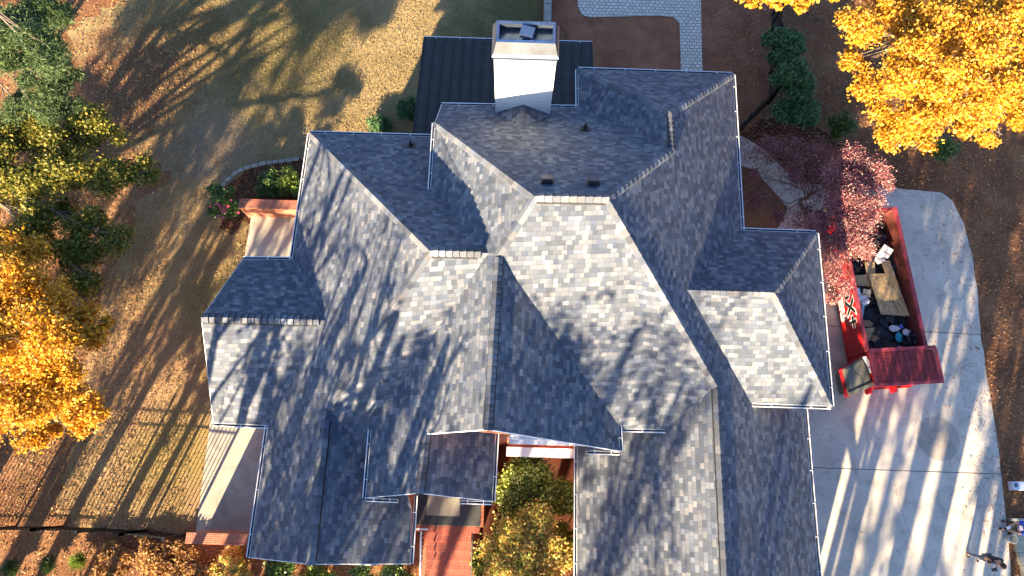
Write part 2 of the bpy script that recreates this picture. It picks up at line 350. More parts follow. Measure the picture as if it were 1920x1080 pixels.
def roof_mesh():
    bm = bmesh.new(); vid = {k: bm.verts.new(v) for k, v in V.items()}
    uvl = bm.loops.layers.uv.new('UVMap')
    for fi, (k, (ax, names)) in enumerate(FAC.items()):
        P = [V[n] for n in names]; nn = Vector((0, 0, 0))
        for i in range(len(P)):
            a, b = P[i], P[(i + 1) % len(P)]; nn += a.cross(b)
        if nn.z < 0: names = list(reversed(names)); nn = -nn
        nn.normalize(); NRM[k] = nn
        f = bm.faces.new([vid[n] for n in names])
        horiz = Vector((-nn.y, nn.x, 0)).normalized(); s = math.sqrt(max(1e-4, 1 - nn.z ** 2))
        for l in f.loops:
            c = l.vert.co; l[uvl].uv = ((c.y if ax == 0 else c.x) + fi * 37.3, c.z / s + 50)
    loose = [v for v in bm.verts if not v.link_faces]
    for v in loose: bm.verts.remove(v)
    bm.normal_update(); bmesh.ops.triangulate(bm, faces=list(bm.faces), ngon_method='EAR_CLIP')
    # underside a hand's breadth below, closed with a white rim
    top = list(bm.faces); low = {v: bm.verts.new(v.co - Vector((0, 0, .11))) for v in list(bm.verts)}
    rims = [(e.verts[0], e.verts[1], e.link_loops[0]) for e in bm.edges if len(e.link_faces) == 1]
    for f in top:
        g_ = bm.faces.new([low[v] for v in reversed(f.verts)]); g_.material_index = 1
    for v0, v1, lp in rims:
        a, b = lp.vert, lp.link_loop_next.vert
        g_ = bm.faces.new([b, a, low[a], low[b]]); g_.material_index = 1
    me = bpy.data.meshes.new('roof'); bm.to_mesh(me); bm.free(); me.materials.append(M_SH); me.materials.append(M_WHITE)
    return link(bpy.data.objects.new('roof', me), house)
roof = roof_mesh()

# ridge and hip caps: overlapping bent shingles
def caps(name, a, b, fa, fb, step=.15, wd=.175, lift=.02, vent=False):
    a = Vector(a) if not isinstance(a, str) else V[a]; b = Vector(b) if not isinstance(b, str) else V[b]
    d = (b - a); L = d.length; d.normalize(); m = MB()
    s1 = NRM[fa].cross(d); s1.normalize(); s2 = NRM[fb].cross(d); s2.normalize()
    if s1.z > 0: s1 = -s1
    if s2.z > 0: s2 = -s2
    if (s1 - s2).length < .2: s2 = -s1
    up = (NRM[fa] + NRM[fb]).normalized()
    if vent:        # raised ridge vent under the caps
        h = .06
        for s in (s1, s2):
            p0, p1 = a + d * .05 + up * .004, b - d * .05 + up * .004
            m.face([p0 + s * wd * 1.02 + up * h, p1 + s * wd * 1.02 + up * h, p1 + s * (wd + .03) - up * .005, p0 + s * (wd + .03) - up * .005], mi=1)
        for p in (a + d * .05, b - d * .05):
            m.face([p + s1 * (wd + .03), p + up * (h + .012), p + s2 * (wd + .03)], mi=1)
        lift = lift + h
    n = max(1, int(L / step)); st = L / n
    for i in range(n):
        p0 = a + d * (st * i); p1 = a + d * (st * (i + 1) + .03)
        t = random.uniform(-.006, .006); l0 = lift * .5; l1 = lift + .022; uvk = (random.uniform(0, 400), i * .145 + .11)
        uv = [uvk] * 4
        for s in (s1, s2):
            w0 = wd + t
            m.face([p0 + up * l0, p1 + up * l1, p1 + s * w0 + up * (l1 - .008), p0 + s * w0 + up * (l0 - .008)], uv=uv)
            m.face([p1 + up * l1, p1 + s * w0 + up * (l1 - .008), p1 + s * w0, p1], mi=1)
            m.face([p0 + s * w0 + up * (l0 - .008), p1 + s * w0 + up * (l1 - .008), p1 + s * w0 - up * .01, p0 + s * w0 - up * .01], uv=uv)
    return m.build(name, [M_CAP, M_RUB], roof)
caps('ridge_cap', 'g1', 'g2', 'GS', 'BN', .21, .17, vent=True)
caps('ridge_cap', 'ar', V['avt'].lerp(V['ar'], .15), 'AS', 'AN', .2, .17, vent=True)
caps('ridge_cap', V['q'] + Vector((0, -.1, 0)), V['fr1'], 'FW', 'FE', .17, .16, vent=True)
caps('ridge_cap', V['da'] + Vector((0, -.35, 0)), V['dr'], 'AW', 'DE', .27, .16, vent=True)
caps('ridge_cap', V['cr'], V['av'].lerp(V['cr'], .06), 'CS', 'CN', .2, .17, vent=True)
caps('ridge_cap', V['hR'] + Vector((0, -.05, 0)), V['hr1'], 'HW', 'GE', .24, .15, vent=True)
caps('ridge_cap', V['er0'], V['er1'], 'FW', 'EE', .2, .15, vent=True)
caps('ridge_cap', V['ir'], V['iv'], 'IS', 'IN', .2, .14)
caps('ridge_cap', V['jr'], V['bj'], 'JW', 'GE', .15, .13, vent=True)
for a, b, f, g in (('g2','hR','GS','GE'), ('g1','q','GS','BW'), ('g1','bw0','BN','BW'), ('g2','bj','BN','GE'), ('jr','jnw','JN','JW'), ('jr','jne','JN','GE'),
                   ('ar','awn','AN','AW'), ('ar','da','AS','AW'), ('ir','ine','IN','IE'), ('ir','ise','IS','IE')):
    caps('hip_cap', a, b, f, g, .24, .15, .03)

# gutters with hangers
def gutter(a, b, outw, hang=1.0):
    a = Vector(a) if not isinstance(a, str) else V[a].copy(); b = Vector(b) if not isinstance(b, str) else V[b].copy()
    o = Vector(outw); d = (b - a).normalized(); z = Vector((0, 0, 1)); m = MB(); g = .10
    a = a - z * .03 + o * .012; b = b - z * .03 + o * .012
    def q(u, h, u2, h2, mi): m.face([a + o * u + z * h, b + o * u + z * h, b + o * u2 + z * h2, a + o * u2 + z * h2], mi=mi)
    q(g - .028, .012, g, .012, 0); q(g, .012, g, -.035, 0); q(g, -.035, g - .03, -.12, 0); q(g - .03, -.12, 0, -.12, 0)
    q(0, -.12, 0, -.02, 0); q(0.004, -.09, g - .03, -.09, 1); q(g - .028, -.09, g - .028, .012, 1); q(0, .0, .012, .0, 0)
    for p in (a, b):
        m.face([p + o * 0 - z * .02, p + o * g + z * .012, p + o * g - z * .035, p + o * (g - .03) - z * .12, p - z * .12], mi=0)
    L = (b - a).length; n = max(1, int(L / hang))
    for i in range(n):
        p = a + d * (L * (i + .5) / n)
        m.bar(p - o * .045 + z * .022, p + o * (g - .01) + z * .022, .022, .008, 0)
    return m.build('gutter', [M_WHITE, M_TROUGH], house)
X, Y = Vector((1, 0, 0)), Vector((0, 1, 0))
for a, b, o in (('awn','anE',Y), ('awc','awn',-X), ('csw','csd',-Y), ('awc','cnw',Y), ('dsw','csd',-X), ('b1','bjw',Y), ('bjw','jnw',-X), ('jnw','jne',Y),
                ('jne','gin',X), ('gin','ine',Y), ('ine','ise',X), ('gis','ise',-Y), ('he0','he1',X), ('hw0','hw1',-X), ('gw0','gw1',-Y), ('fse','fne',X),
                ('esw','fwn',-X), ('ese','ene',X), ('dse', V['dse'] + Vector((0, 2.0, .02)), X), ('bwA','bw0',-X)):
    gutter(a, b, o)
gutter(V['esw'], V['esw'] + Vector((.95, -.01, 0)), -Y, .4); gutter(V['ese'] - X * .95, V['ese'], -Y, .4); gutter(V['fse'] - X * 1.02 + Vector((0, -.02, -.06)), V['fse'] + Vector((0, -.02, -.06)), -Y, .4)
# cornice returns: little shingled shelves behind the short gutters
for p, sx in ((V['esw'], 1), (V['ese'], -1), (V['fse'], -1), (V['dse'], -1), (V['dsw'], 1)):
    a = p + Vector((0.02 * sx, -.0, -.12)); L = .95 * sx
    m = MB(); m.face([a, a + X * L, a + X * L + Vector((0, .42, .2)), a + Vector((0, .42, .2))][::sx], uv=[(0, 0), (1, 0), (1, .45), (0, .45)])
    m.build('cornice_return', M_SH, house)
# fascia strips on the rakes
for a, b in (('fr1','fse'), ('fr1','fk'), ('er1','esw'), ('er1','ese'), ('dr','dse'), ('dr','dsw'), ('cr','cnw'), ('cr','csw'), ('b1','bw0'), ('hr1','he1'), ('hr1','hw1')):
    m = MB(); m.bar(V[a] + Vector((0, 0, -.10)), V[b] + Vector((0, 0, -.10)), .035, .15); m.build('rake_board', M_WHITE, house)

# walls
def wall_block(x0, x1, y0, y1, h, m): m.box((x0, y0, -.1), (x1, y1, h))
m = MB()
wall_block(-2.36, 7.45, 2.25, 12.25, 5.2, m); wall_block(-7.0, -2.42, 2.2, 11.35, 4.95, m); wall_block(2.62, 7.42, 12.3, 14.1, 5.15, m)
wall_block(-8.95, -7.04, 1.95, 6.55, 4.8, m); wall_block(-7.33, -3.33, -2.08, 2.1, 4.75, m)
wall_block(2.85, 9.95, -8.0, 2.18, 3.2, m); wall_block(7.5, 9.98, 3.05, 8.1, 5.1, m)
def gable(axis, c, pts, th=.2):
    P = [Vector(p) for p in pts]
    o = Vector((0, th, 0)) if axis == 1 else Vector((th, 0, 0))
    a = [p for p in P]; b = [p + o for p in P]
    m.face(a); m.face(list(reversed(b)))
    for i in range(len(a)): m.face([a[i], a[(i + 1) % len(a)], b[(i + 1) % len(a)], b[i]][::-1])
gable(1, 0, [(-2.9, 1.36, -.1), (3.12, 1.36, -.1), (3.12, 1.36, 5.98), (-.52, 1.36, 8.86), (-2.9, 1.36, 7.0)], .85)   # tall front gable
gable(1, 0, [(-7.3, -2.06, 4.7), (-3.35, -2.06, 4.7), (-3.35, -2.06, 5.15), (-5.47, -2.06, 6.56), (-7.3, -2.06, 5.25)], .3)
gable(1, 0, [(2.9, -7.97, 3.15), (9.9, -7.97, 3.15), (9.9, -7.97, 3.6), (6.27, -7.97, 6.58), (2.9, -7.97, 3.9)], .3)
gable(0, 0, [(-8.93, 1.98, 4.78), (-8.93, 6.5, 4.78), (-8.93, 6.5, 5.2), (-8.93, 4.6, 6.5), (-8.93, 1.98, 5.1)], .3)
walls = m.build('brick_wall', M_BRICK, house)
# porch front gable in white panels, posts
m = MB(); m.face([(-4.0, -.30, 6.18), (-.56, -.30, 6.12), (-2.38, -.30, 7.45)]); m.box((-4.0, -.34, 5.95), (-.56, -.22, 6.2))
m.build('porch_gable', M_STUCCO, house)
for x in (-3.85, -.72):
    m = MB(); m.tube([(x, -.25, .9), (x, -.25, 5.95)], .13, 12); m.box((x - .19, -.44, .75), (x + .19, -.06, .92)); m.box((x - .17, -.42, 5.8), (x + .17, -.08, 5.95))
    m.build('porch_post', M_WHITE, house)
# windows of the front gable
def window(x0, x1, y, z0, z1, mull=2, face=-1):
    f = MB(); t = .09
    f.box((x0, y - .07, z1 - t), (x1, y + .05, z1 + .06)); f.box((x0 - .05, y - .14, z0 - .09), (x1 + .05, y + .05, z0))
    f.box((x0, y - .06, z0), (x0 + t, y + .05, z1 - t)); f.box((x1 - t, y - .06, z0), (x1, y + .05, z1 - t))
    for i in range(1, mull + 1):
        xx = x0 + (x1 - x0) * i / (mull + 1); f.box((xx - .025, y - .055, z0), (xx + .025, y + .04, z1 - t))
    for k in (1, 2):
        zz = z0 + (z1 - z0) * k / 3; f.box((x0 + t, y - .05, zz - .02), (x1 - t, y + .03, zz + .02))
    fo = f.build('window', M_WHITE, house); g = MB(); g.box((x0 + t, y - .015, z0), (x1 - t, y + .02, z1 - t)); g.build('pane', M_GLASS, fo)
M_GLASS, tt, bb = mat('window_glass'); bb.inputs['Base Color'].default_value = (.03, .035, .04, 1); bb.inputs['Roughness'].default_value = .05
window(.2, 1.9, 1.36, 3.5, 5.1); window(.1, 1.6, 1.36, 5.7, 6.9); window(-6.4, -4.5, -2.08, 1.2, 2.2)
# white cornice band and copper-less bay shelf on the front gable
m = MB(); m.box((.06, 1.10, 5.38), (3.0, 1.355, 5.5)); m.build('frieze_board', M_WHITE, house)
m = MB(); m.box((.05, .95, -.1), (2.36, 1.355, 2.9)); m.build('brick_bay', M_BRICK, house)
m = MB(); m.box((-.02, .80, 2.905), (2.42, 1.12, 3.0)); m.box((-.0, .9, 1.0), (2.4, .945, 2.9)); m.build('window_hood', M_WHITE, house)
# bay window below the left gable, with its own little hipped roof
m = MB(); bx0, bx1, by, z0, z1 = W(556, 1060, 3.4).x, W(716, 1060, 3.4).x, -2.85, 3.30, 3.95
P0, P1 = (bx0 - .35, -2.06), (bx1 + .35, -2.06); Q0, Q1 = (bx0 + .1, by), (bx1 - .2, by)
m.face([(*Q0, z0), (*Q1, z0), (Q1[0] + .05, -2.07, z1), (Q0[0] - .05, -2.07, z1)], uv=[(0, .3), (2.4, .3), (2.4, .95), (0, .95)])
m.face([(*Q1, z0), (P1[0], -2.07, z0), (Q1[0] + .05, -2.07, z1)], uv=[(0, .3), (.8, .3), (.4, .95)], mi=1)
m.face([(P0[0], -2.07, z0), (*Q0, z0), (Q0[0] - .05, -2.07, z1)], uv=[(0, .3), (.8, .3), (.4, .95)])
m.face([(P0[0], -2.07, z0 - .01), (P1[0], -2.07, z0 - .01), (*Q1, z0 - .01), (*Q0, z0 - .01)], mi=1)
m.build('bay_roof', [M_CAP, M_WHITE], house)
m = MB(); m.prism([(P0[0] + .1, -2.065), (Q0[0] + .1, by + .15), (Q1[0] - .1, by + .15), (P1[0] - .1, -2.065)], .0, z0 - .02); m.build('bay_window', M_WHITE, house)

# chimney with metal shroud, cap pan, flue and shingled cricket
cz = 5.9
A_ = Wp(932, 214, 1, 15.879, -.781); B_ = Wp(1031, 215, 1, 15.879, -.781)
cy0 = (A_.y + B_.y) / 2; cx0, cx1 = A_.x, B_.x
cx0, cx1, cy0, cy1, ct = -.72, 1.09, 12.22, 13.18, 9.60
chim = link(bpy.data.objects.new('chimney', None), house)
m = MB(); m.box((cx0, cy0, 0), (cx1, cy1, ct)); m.build('chase', M_STUCCO, chim)
m = MB()
for k in range(24):   # lapped siding joints, each lap a thin proud board edge
    z = 4.9 + k * .2
    if z < ct - .1: m.box((cx0 - .006, cy0 - .008, z), (cx1 + .006, cy0 + .02, z + .012))
for x in (cx0, cx1): m.box((x - .035, cy0 - .02, 4.8), (x + .035, cy0 + .03, ct))
m.build('siding_trim', M_STUCCO, chim)
sx0, sx1, sy0, sy1 = cx0 - .07, cx1 + .07, cy0 - .07, cy1 + .07
m = MB()
m.box((sx0, sy0, ct), (sx1, sy1, ct + .05), 0)                                   # pan
def ring(x0, x1, y0, y1, z): return [(x0, y0, z), (x1, y0, z), (x1, y1, z), (x0, y1, z)]
lo = ring(sx0, sx1, sy0, sy1, ct + .05); md = ring(sx0 - .03, sx1 + .03, sy0 - .03, sy1 + .03, ct + .16); md2 = ring(sx0 + .02, sx1 - .02, sy0 + .02, sy1 - .02, ct + .24); hi = ring(sx0 + .10, sx1 - .10, sy0 + .26, sy1 - .10, ct + .50)
hi2 = ring(sx0 + .18, sx1 - .18, sy0 + .36, sy1 - .2, ct + .485); lo2 = ring(sx0 + .1, sx1 - .1, sy0 + .1, sy1 - .1, ct + .10)
for a, b, mi in ((lo, md, 0), (md, md2, 0), (md2, hi, 1), (hi, hi2, 0), (hi2, lo2, 1)):
    for i in range(4): m.face([a[i], a[(i + 1) % 4], b[(i + 1) % 4], b[i]], mi=mi)
m.face([(sx0 + .1, sy0 + .1, ct + .105), (sx1 - .1, sy0 + .1, ct + .105), (sx1 - .1, sy1 - .1, ct + .105), (sx0 + .1, sy1 - .1, ct + .105)], mi=0)
m.build('chimney_cap', [M_STEEL, M_DARKST], chim)
m = MB(); fx, fy = .22, 12.80; m.tube([(fx, fy, ct + .1), (fx, fy, ct + .42)], .15, 16)
Mx = Matrix.Translation((fx, fy, ct + .5)) @ Matrix.Rotation(-.25, 4, 'Z'); m.box((-.2, -.17, .0), (.2, .17, .03), 0, Mx); m.box((-.2, -.17, -.12), (.2, .17, -.09), 0, Mx)
for a in (-.18, .18):
    for c_ in (-.15, .15): m.box((a - .012, c_ - .012, -.1), (a + .012, c_ + .012, .01), 0, Mx)
m.build('flue', M_STEEL, chim)
# cricket
k0 = Vector(((cx0 + cx1) / 2, cy0 - .003, 6.98)); kl = Vector((cx0 - .12, cy0 - .003, 15.879 - .781 * cy0 + .02)); kr = Vector((cx1 + .12, cy0 - .003, kl.z)); yb = cy0 - .86; kb = Vector((k0.x, yb, 15.879 - .781 * yb + .015))
m = MB()
for P in ([k0, kl, kb], [k0, kb, kr]): m.face(P, uv=[(p.y + 11, p.z * 1.9 + abs(p.x) * .6) for p in P])
m.build('cricket', M_SH, roof)
NRM['K1'] = Vector((-.4, -.4, .82)).normalized(); NRM['K2'] = Vector((.4, -.4, .82)).normalized()
caps('ridge_cap', k0 + Vector((0, -.02, .0)), kb, 'K1', 'K2', .17, .13, .02)
# vents
def vent_box(p, ax_s):
    m = MB(); s = ax_s; p = Vector(p)
    Mx = Matrix.Translation(p) @ Matrix.Rotation(-math.atan(.781), 4, 'X')
    m.box((-.19, -.14, .0), (.19, .17, .02), 0, Mx); m.box((-.15, -.12, .02), (.15, .12, .12), 0, Mx); m.box((-.165, -.13, .12), (.165, .15, .14), 1, Mx)
    return m.build('box_vent', [M_RUB, M_DARKST], roof)
for px, py in ((1026, 340), (1113, 343)): vent_box(Wp(px, py, 1, 15.879, -.781), 1)
for px, py, pl in ((1097, 241, (15.879, -.781)), (771, 273, (12.954, -.647)), (1131, 246, (15.879, -.781))):
    if px == 1131: continue
    p = Wp(px, py, 1, *pl); m = MB(); m.tube([p - Vector((0, 0, .05)), p + Vector((0, 0, .07))], [.13, .07], 12); m.tube([p, p + Vector((0, 0, .32))], .045, 10)
    Mx = Matrix.Translation(p) @ Matrix.Rotation(-math.atan(-pl[1]), 4, 'X'); m.box((-.17, -.16, .0), (.17, .16, .015), 0, Mx); m.build('vent_pipe', M_RUB, roof)
# black standing seam roof over the rear porch
kx0, kx1, ky0, ky1, kz0, kz1 = -3.98, 3.02, 17.55, 12.2, 3.0, 4.0
m = MB(); m.face([(kx0, ky1, kz1), (kx1, ky1, kz1), (kx1, ky0, kz0), (kx0, ky0, kz0)]); m.face([(kx0, ky1, kz1 - .12), (kx0, ky0, kz0 - .12), (kx1, ky0, kz0 - .12), (kx1, ky1, kz1 - .12)])
m.face([(kx0, ky1, kz1), (kx0, ky0, kz0), (kx0, ky0, kz0 - .12), (kx0, ky1, kz1 - .12)]); m.face([(kx1, ky1, kz1), (kx1, ky1, kz1 - .12), (kx1, ky0, kz0 - .12), (kx1, ky0, kz0)]); m.face([(kx0, ky0, kz0), (kx1, ky0, kz0), (kx1, ky0, kz0 - .12), (kx0, ky0, kz0 - .12)])
ns = 17
for i in range(ns + 1):
    x = kx0 + .02 + (kx1 - kx0 - .04) * i / ns
    m.bar((x, ky1, kz1 + .02), (x, ky0, kz0 + .02), .05, .07, 1)
    if i < ns:
        for k in (1, 2): m.bar((x + .41 * k / 3, ky1, kz1 + .003), (x + .41 * k / 3, ky0, kz0 + .003), .02, .008)
m.build('metal_porch_roof', [M_BLACKM, simple('seam_rib_shade', (.008, .008, .009), .7)], house)  # ribs get a darker black that paints in their shade lines
gutter((kx0, ky0, kz0), (kx1, ky0, kz0), Y, .9)
for x in (kx0 + .25, -.5, kx1 - .25):
    m = MB(); m.box((x - .08, 17.1, 0), (x + .08, 17.26, 2.95)); m.build('porch_post', M_WHITE, house)
# entry porch, steps and handrails
PZ = 1.0; pA = W(779, 985, PZ); pB = W(906, 988, PZ)
px0, px1, pyS = pA.x, pB.x, pA.y
m = MB(); m.box((px0, pyS + .0, -.1), (px1, 1.34, PZ - .003)); m.build('porch_base', M_BRICK, house)
m = MB(); m.box((px0 + .02, pyS + .03, PZ - .003), (px1 - .12, 1.35, PZ + .02)); m.build('porch_floor', M_SLATE, house)
mat_ = MB(); a, b = W(802, 927, PZ), W(862, 968, PZ); mat_.box((a.x, b.y, PZ + .02), (b.x, a.y + .5, PZ + .035)); mat_.box((a.x + .06, b.y + .06, PZ + .033), (b.x - .06, a.y + .4, PZ + .039))
tag(mat_.build('doormat', simple('beige_doormat', (.34, .31, .25), .95, 0, .2, 30, .01)), 'pale beige doormat on the dark entry porch floor', 'doormat')
steps = empty('entry_steps', 'red brick entry steps leading down from the front porch', 'steps')
s0, s1 = W(799, 1000, .9).x, W(884, 1000, .9).x; TR = .34
m = MB(); m.box((px0 + .01, pyS - .22, -.1), (px1 - .13, pyS - .003, PZ - .01)); m.build('landing_border', M_STEPB, steps)
for i in range(7):
    y1 = pyS - .22 - TR * i; z = PZ - .155 * (i + 1)
    if z < .0: break
    m = MB(); m.box((s0, y1 - TR, -.1), (s1, y1 - .001, z)); m.build('tread', M_STEPB, steps, bevel=.012)
ylow = pyS - .22 - TR * 6
for xx in (s0 - .08, s1 + .08):
    m = MB(); m.box((xx - .07, ylow, -.1), (xx + .07, pyS - .23, .25)); hr = m.build('side_wall', M_BRICK, steps)
    m = MB(); m.tube([(xx, pyS - .15, PZ + .85), (xx, pyS - .4, PZ + .82), (xx, ylow, .95)], .028, 8)
    for k in range(14):
        t = k / 13; y = pyS - .25 + (ylow - pyS + .25) * t; zt = PZ + .83 + (.95 - PZ - .83) * t; m.tube([(xx, y, zt - .8), (xx, y, zt)], .01, 5)
    m.build('handrail', M_FENCE if xx > s0 else M_WHITE, steps)
m = MB(); m.box((px0 + .15, pyS - .1, PZ + .8), (px0 + .55, pyS - .04, PZ + .86)); m.build('handrail', M_WHITE, steps)

# ================================================================== GROUND AND PAVING
def sheet(name, pts, z, m, jitter=0, sub=0, kind='structure', label=None, cat=None, mi=None, thick=None):
    pts = [Vector((p[0], p[1], 0)) for p in pts]
    if sub:
        Q = []
        for i, p in enumerate(pts):
            q = pts[(i + 1) % len(pts)]; n = max(1, int((q - p).length / sub))
            for k in range(n):
                r = p.lerp(q, k / n)
                if jitter: r += Vector((random.gauss(0, jitter), random.gauss(0, jitter), 0))
                Q.append(r)
        pts = Q
    area = sum(pts[i].x * pts[(i + 1) % len(pts)].y - pts[(i + 1) % len(pts)].x * pts[i].y for i in range(len(pts)))
    if area < 0: pts.reverse()
    bm = bmesh.new(); f = bm.faces.new([bm.verts.new((p.x, p.y, z)) for p in pts])
    if thick:
        r = bmesh.ops.extrude_face_region(bm, geom=[f]);
        for v in [g for g in r['geom'] if isinstance(g, bmesh.types.BMVert)]: v.co.z -= thick
    bmesh.ops.recalc_face_normals(bm, faces=bm.faces)
    for f in bm.faces:
        if abs(f.normal.z) > .9 and abs(f.calc_center_median().z - z) < .001 and f.normal.z < 0: f.normal_flip()
    bmesh.ops.triangulate(bm, faces=[f for f in bm.faces if len(f.verts) > 4], ngon_method='EAR_CLIP')
    me = bpy.data.meshes.new(name); bm.to_mesh(me); bm.free(); me.materials.append(m)
    o = link(bpy.data.objects.new(name, me)); tag(o, label, cat, None, kind); return o
def pw(*pp): return [W(*p, 0.0) for p in pp]
g = sheet('ground', [(-300, -300), (300, -300), (300, 300), (-300, 300)], 0, M_GROUND)
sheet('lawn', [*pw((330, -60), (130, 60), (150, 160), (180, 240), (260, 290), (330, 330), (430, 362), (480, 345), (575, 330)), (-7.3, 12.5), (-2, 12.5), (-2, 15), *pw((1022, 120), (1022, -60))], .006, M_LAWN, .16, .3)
sheet('dry_lawn', [*pw((330, 330), (260, 380), (230, 470), (190, 560), (170, 640), (150, 720), (140, 800), (120, 900), (105, 960), (140, 990), (340, 1000), (372, 992), (398, 800), (420, 600), (470, 430), (430, 360))], .010, M_DRY, .12, .3)
sheet('mulch_bed', [*pw((1024, -60), (1024, 200)), (7, 12), *pw((1385, 240), (1450, 170), (1440, -60))], .008, M_STRAW, .05, .4)
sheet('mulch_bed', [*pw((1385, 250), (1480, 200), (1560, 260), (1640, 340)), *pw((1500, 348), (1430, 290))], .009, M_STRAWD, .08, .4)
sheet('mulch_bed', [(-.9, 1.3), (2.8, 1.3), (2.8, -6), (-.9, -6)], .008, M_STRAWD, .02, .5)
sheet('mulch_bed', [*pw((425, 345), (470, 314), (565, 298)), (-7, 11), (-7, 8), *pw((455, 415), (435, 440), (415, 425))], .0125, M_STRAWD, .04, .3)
sheet('paver_patio', pw((1084, -80), (1083, 10), (1090, 28), (1105, 33), (1240, 30), (1262, 33), (1274, 44), (1278, 200), (1318, 200), (1312, -80)), .05, M_PAVER, thick=.06)
dw = [W(1500, 345), W(1560, 347), W(1640, 351), W(1720, 357), W(1765, 361), W(1786, 378), W(1806, 420), W(1822, 480), W(1830, 540), W(1836, 600), W(1840, 640), W(1848, 700), W(1862, 780), W(1872, 850), W(1877, 900), W(1884, 960), W(1890, 1010), W(1896, 1100), W(1905, 1200), Vector((9.0, -8.5, 0)), Vector((9.0, 3, 0)), Vector((10.1, 8.4, 0))]
sheet('driveway', dw, .03, M_CONC, .015, .4, thick=.05)
M_JOINT = simple('joint_filler', (.06, .055, .05), .9, 0, .3, 8)
m = MB()
for a, b in ((W(1500, 608), W(1838, 628)), (W(1500, 876), W(1876, 889))):
    m.face([(a.x, a.y - .012, .034), (b.x, b.y - .012, .034), (b.x, b.y + .012, .034), (a.x, a.y + .012, .034)])
def crack(pts, wd=.012):
    P = []
    for i in range(len(pts) - 1):
        n = max(2, int((pts[i + 1] - pts[i]).length / .15))
        P += [pts[i].lerp(pts[i + 1], k / n) + Vector((random.gauss(0, .025), random.gauss(0, .012), 0)) for k in range(n)]
    for p, q in zip(P, P[1:]):
        s = (q - p).cross(Vector((0, 0, 1))).normalized() * wd * random.uniform(.3, 1) / 2
        m.face([(p - s)[:2] + (.034,), (q - s)[:2] + (.034,), (q + s)[:2] + (.034,), (p + s)[:2] + (.034,)][::-1])
crack([W(1610, 760), W(1625, 810), W(1636, 875)]); crack([W(1675, 890), W(1683, 940), W(1700, 990), W(1722, 1035)]); crack([W(1722, 1035), W(1740, 1080)]); crack([W(1560, 390), W(1500, 400)])
jo = m.build('driveway_joint', M_JOINT); tag(jo, kind='structure')
sheet('walkway', pw((1360, 246), (1392, 256), (1432, 280), (1470, 318), (1500, 343), (1540, 347), (1540, 420), (1500, 440), (1480, 400), (1462, 372), (1438, 345), (1412, 318), (1388, 310), (1350, 300)), .022, M_CONC, thick=.04)
# side patio slabs of the house
a, b, c_, d_ = W(472, 400, .1), W(575, 400, .1), Vector((-7.0, 6.5, 0)), W(455, 490, .1)
sheet('patio', [a, (-7.0, a.y), (-7.0, 6.3), (d_.x, 6.3)], .10, M_PATIO, thick=.15)
a, b = W(400, 780, .05), W(367, 998, .05)
M_PAT2 = concrete('weathered_patio_concrete', (.40, .385, .32), .4, False)[0]
sheet('patio', [(a.x - .1, 2.2), (-7.3, 2.2), (-7.3, b.y), (b.x, b.y)], .05, M_PAT2, thick=.1)

def tagm(mb, name, mats, label, cat, group=None, bevel=0, smooth=False):
    return tag(mb.build(name, mats, bevel=bevel, smooth=smooth), label, cat, group)
# brick garden walls
a = W(450, 373, 1.15); b = W(450, 389, 1.15)
m = MB(); m.box((a.x, b.y, -.1), (-7.02, a.y, 1.08)); m.box((a.x - .02, b.y - .02, 1.08), (-7.03, a.y + .02, 1.15)); tagm(m, 'garden_wall', M_BRICK, 'thick red brick wall edging the small sunlit concrete patio', 'wall', bevel=.008)
a = W(352, 999, 1.6); b = W(468, 1021, 1.6)
m = MB(); m.box((a.x + .45, b.y, -.1), (-7.4, a.y, 1.58)); m.box((a.x + .0, b.y, -.1), (a.x + .449, a.y, 1.5)); m.box((a.x - .02, b.y - .03, 1.58), (-7.4, a.y + .02, 1.66)); tagm(m, 'garden_wall', M_BRICK, 'narrow red brick wall at the foot of the long shaded patio', 'wall', bevel=.008)
# curved edging of concrete blocks
m = MB(); pts = [W(p[0], p[1]) for p in ((398, 372), (415, 352), (428, 336), (446, 322), (470, 312), (500, 306), (535, 302), (575, 297))]
P = []
for i in range(len(pts) - 1): P += [pts[i].lerp(pts[i + 1], k / 6) for k in range(6)]
acc = 0; last = P[0]
for i in range(1, len(P)):
    if (P[i] - last).length > .27:
        d = (P[i] - last); an = math.atan2(d.y, d.x) + random.uniform(-.08, .08); Mx = Matrix.Translation((last + P[i]) / 2) @ Matrix.Rotation(an, 4, 'Z'); L = d.length / 2 - .012
        m.box((-L, -.09, -.05), (L * random.uniform(.85, 1), .075, .07 + random.uniform(-.015, .015)), 0, Mx); last = P[i]
tagm(m, 'block_edging', M_BLOCK, 'curved row of pale concrete blocks edging the mulch bed', 'edging', bevel=.01)
m = MB(); a = W(1020, 47, .4); x0, x1 = W(1020, 20, .4).x, W(1034, 20, .4).x
for k in range(15):
    y = 16.9 + k * .46; m.box((x0, y, -.05), (x1, y + .445, .4 + random.uniform(-.008, .008)))
tagm(m, 'block_wall', M_BLOCK, 'short straight row of pinkish wall blocks running up from the chimney', 'wall', bevel=.01)
# stone steps at the lower right
m = MB(); x0 = W(1899, 1000, .15).x
ys = [W(1910, 972, .15).y] + [W(1910, y, .15).y for y in (1012, 1036, 1060, 1085, 1110)]
for k in range(5):
    m.box((x0 + .05 * k, ys[k + 1] + .012, -.05), (x0 + 3.5, ys[k], .18 - .004 * k))
tagm(m, 'stone_steps', M_TREAD, 'pale tan stone slab steps beside the driveway edge', 'steps', bevel=.012)

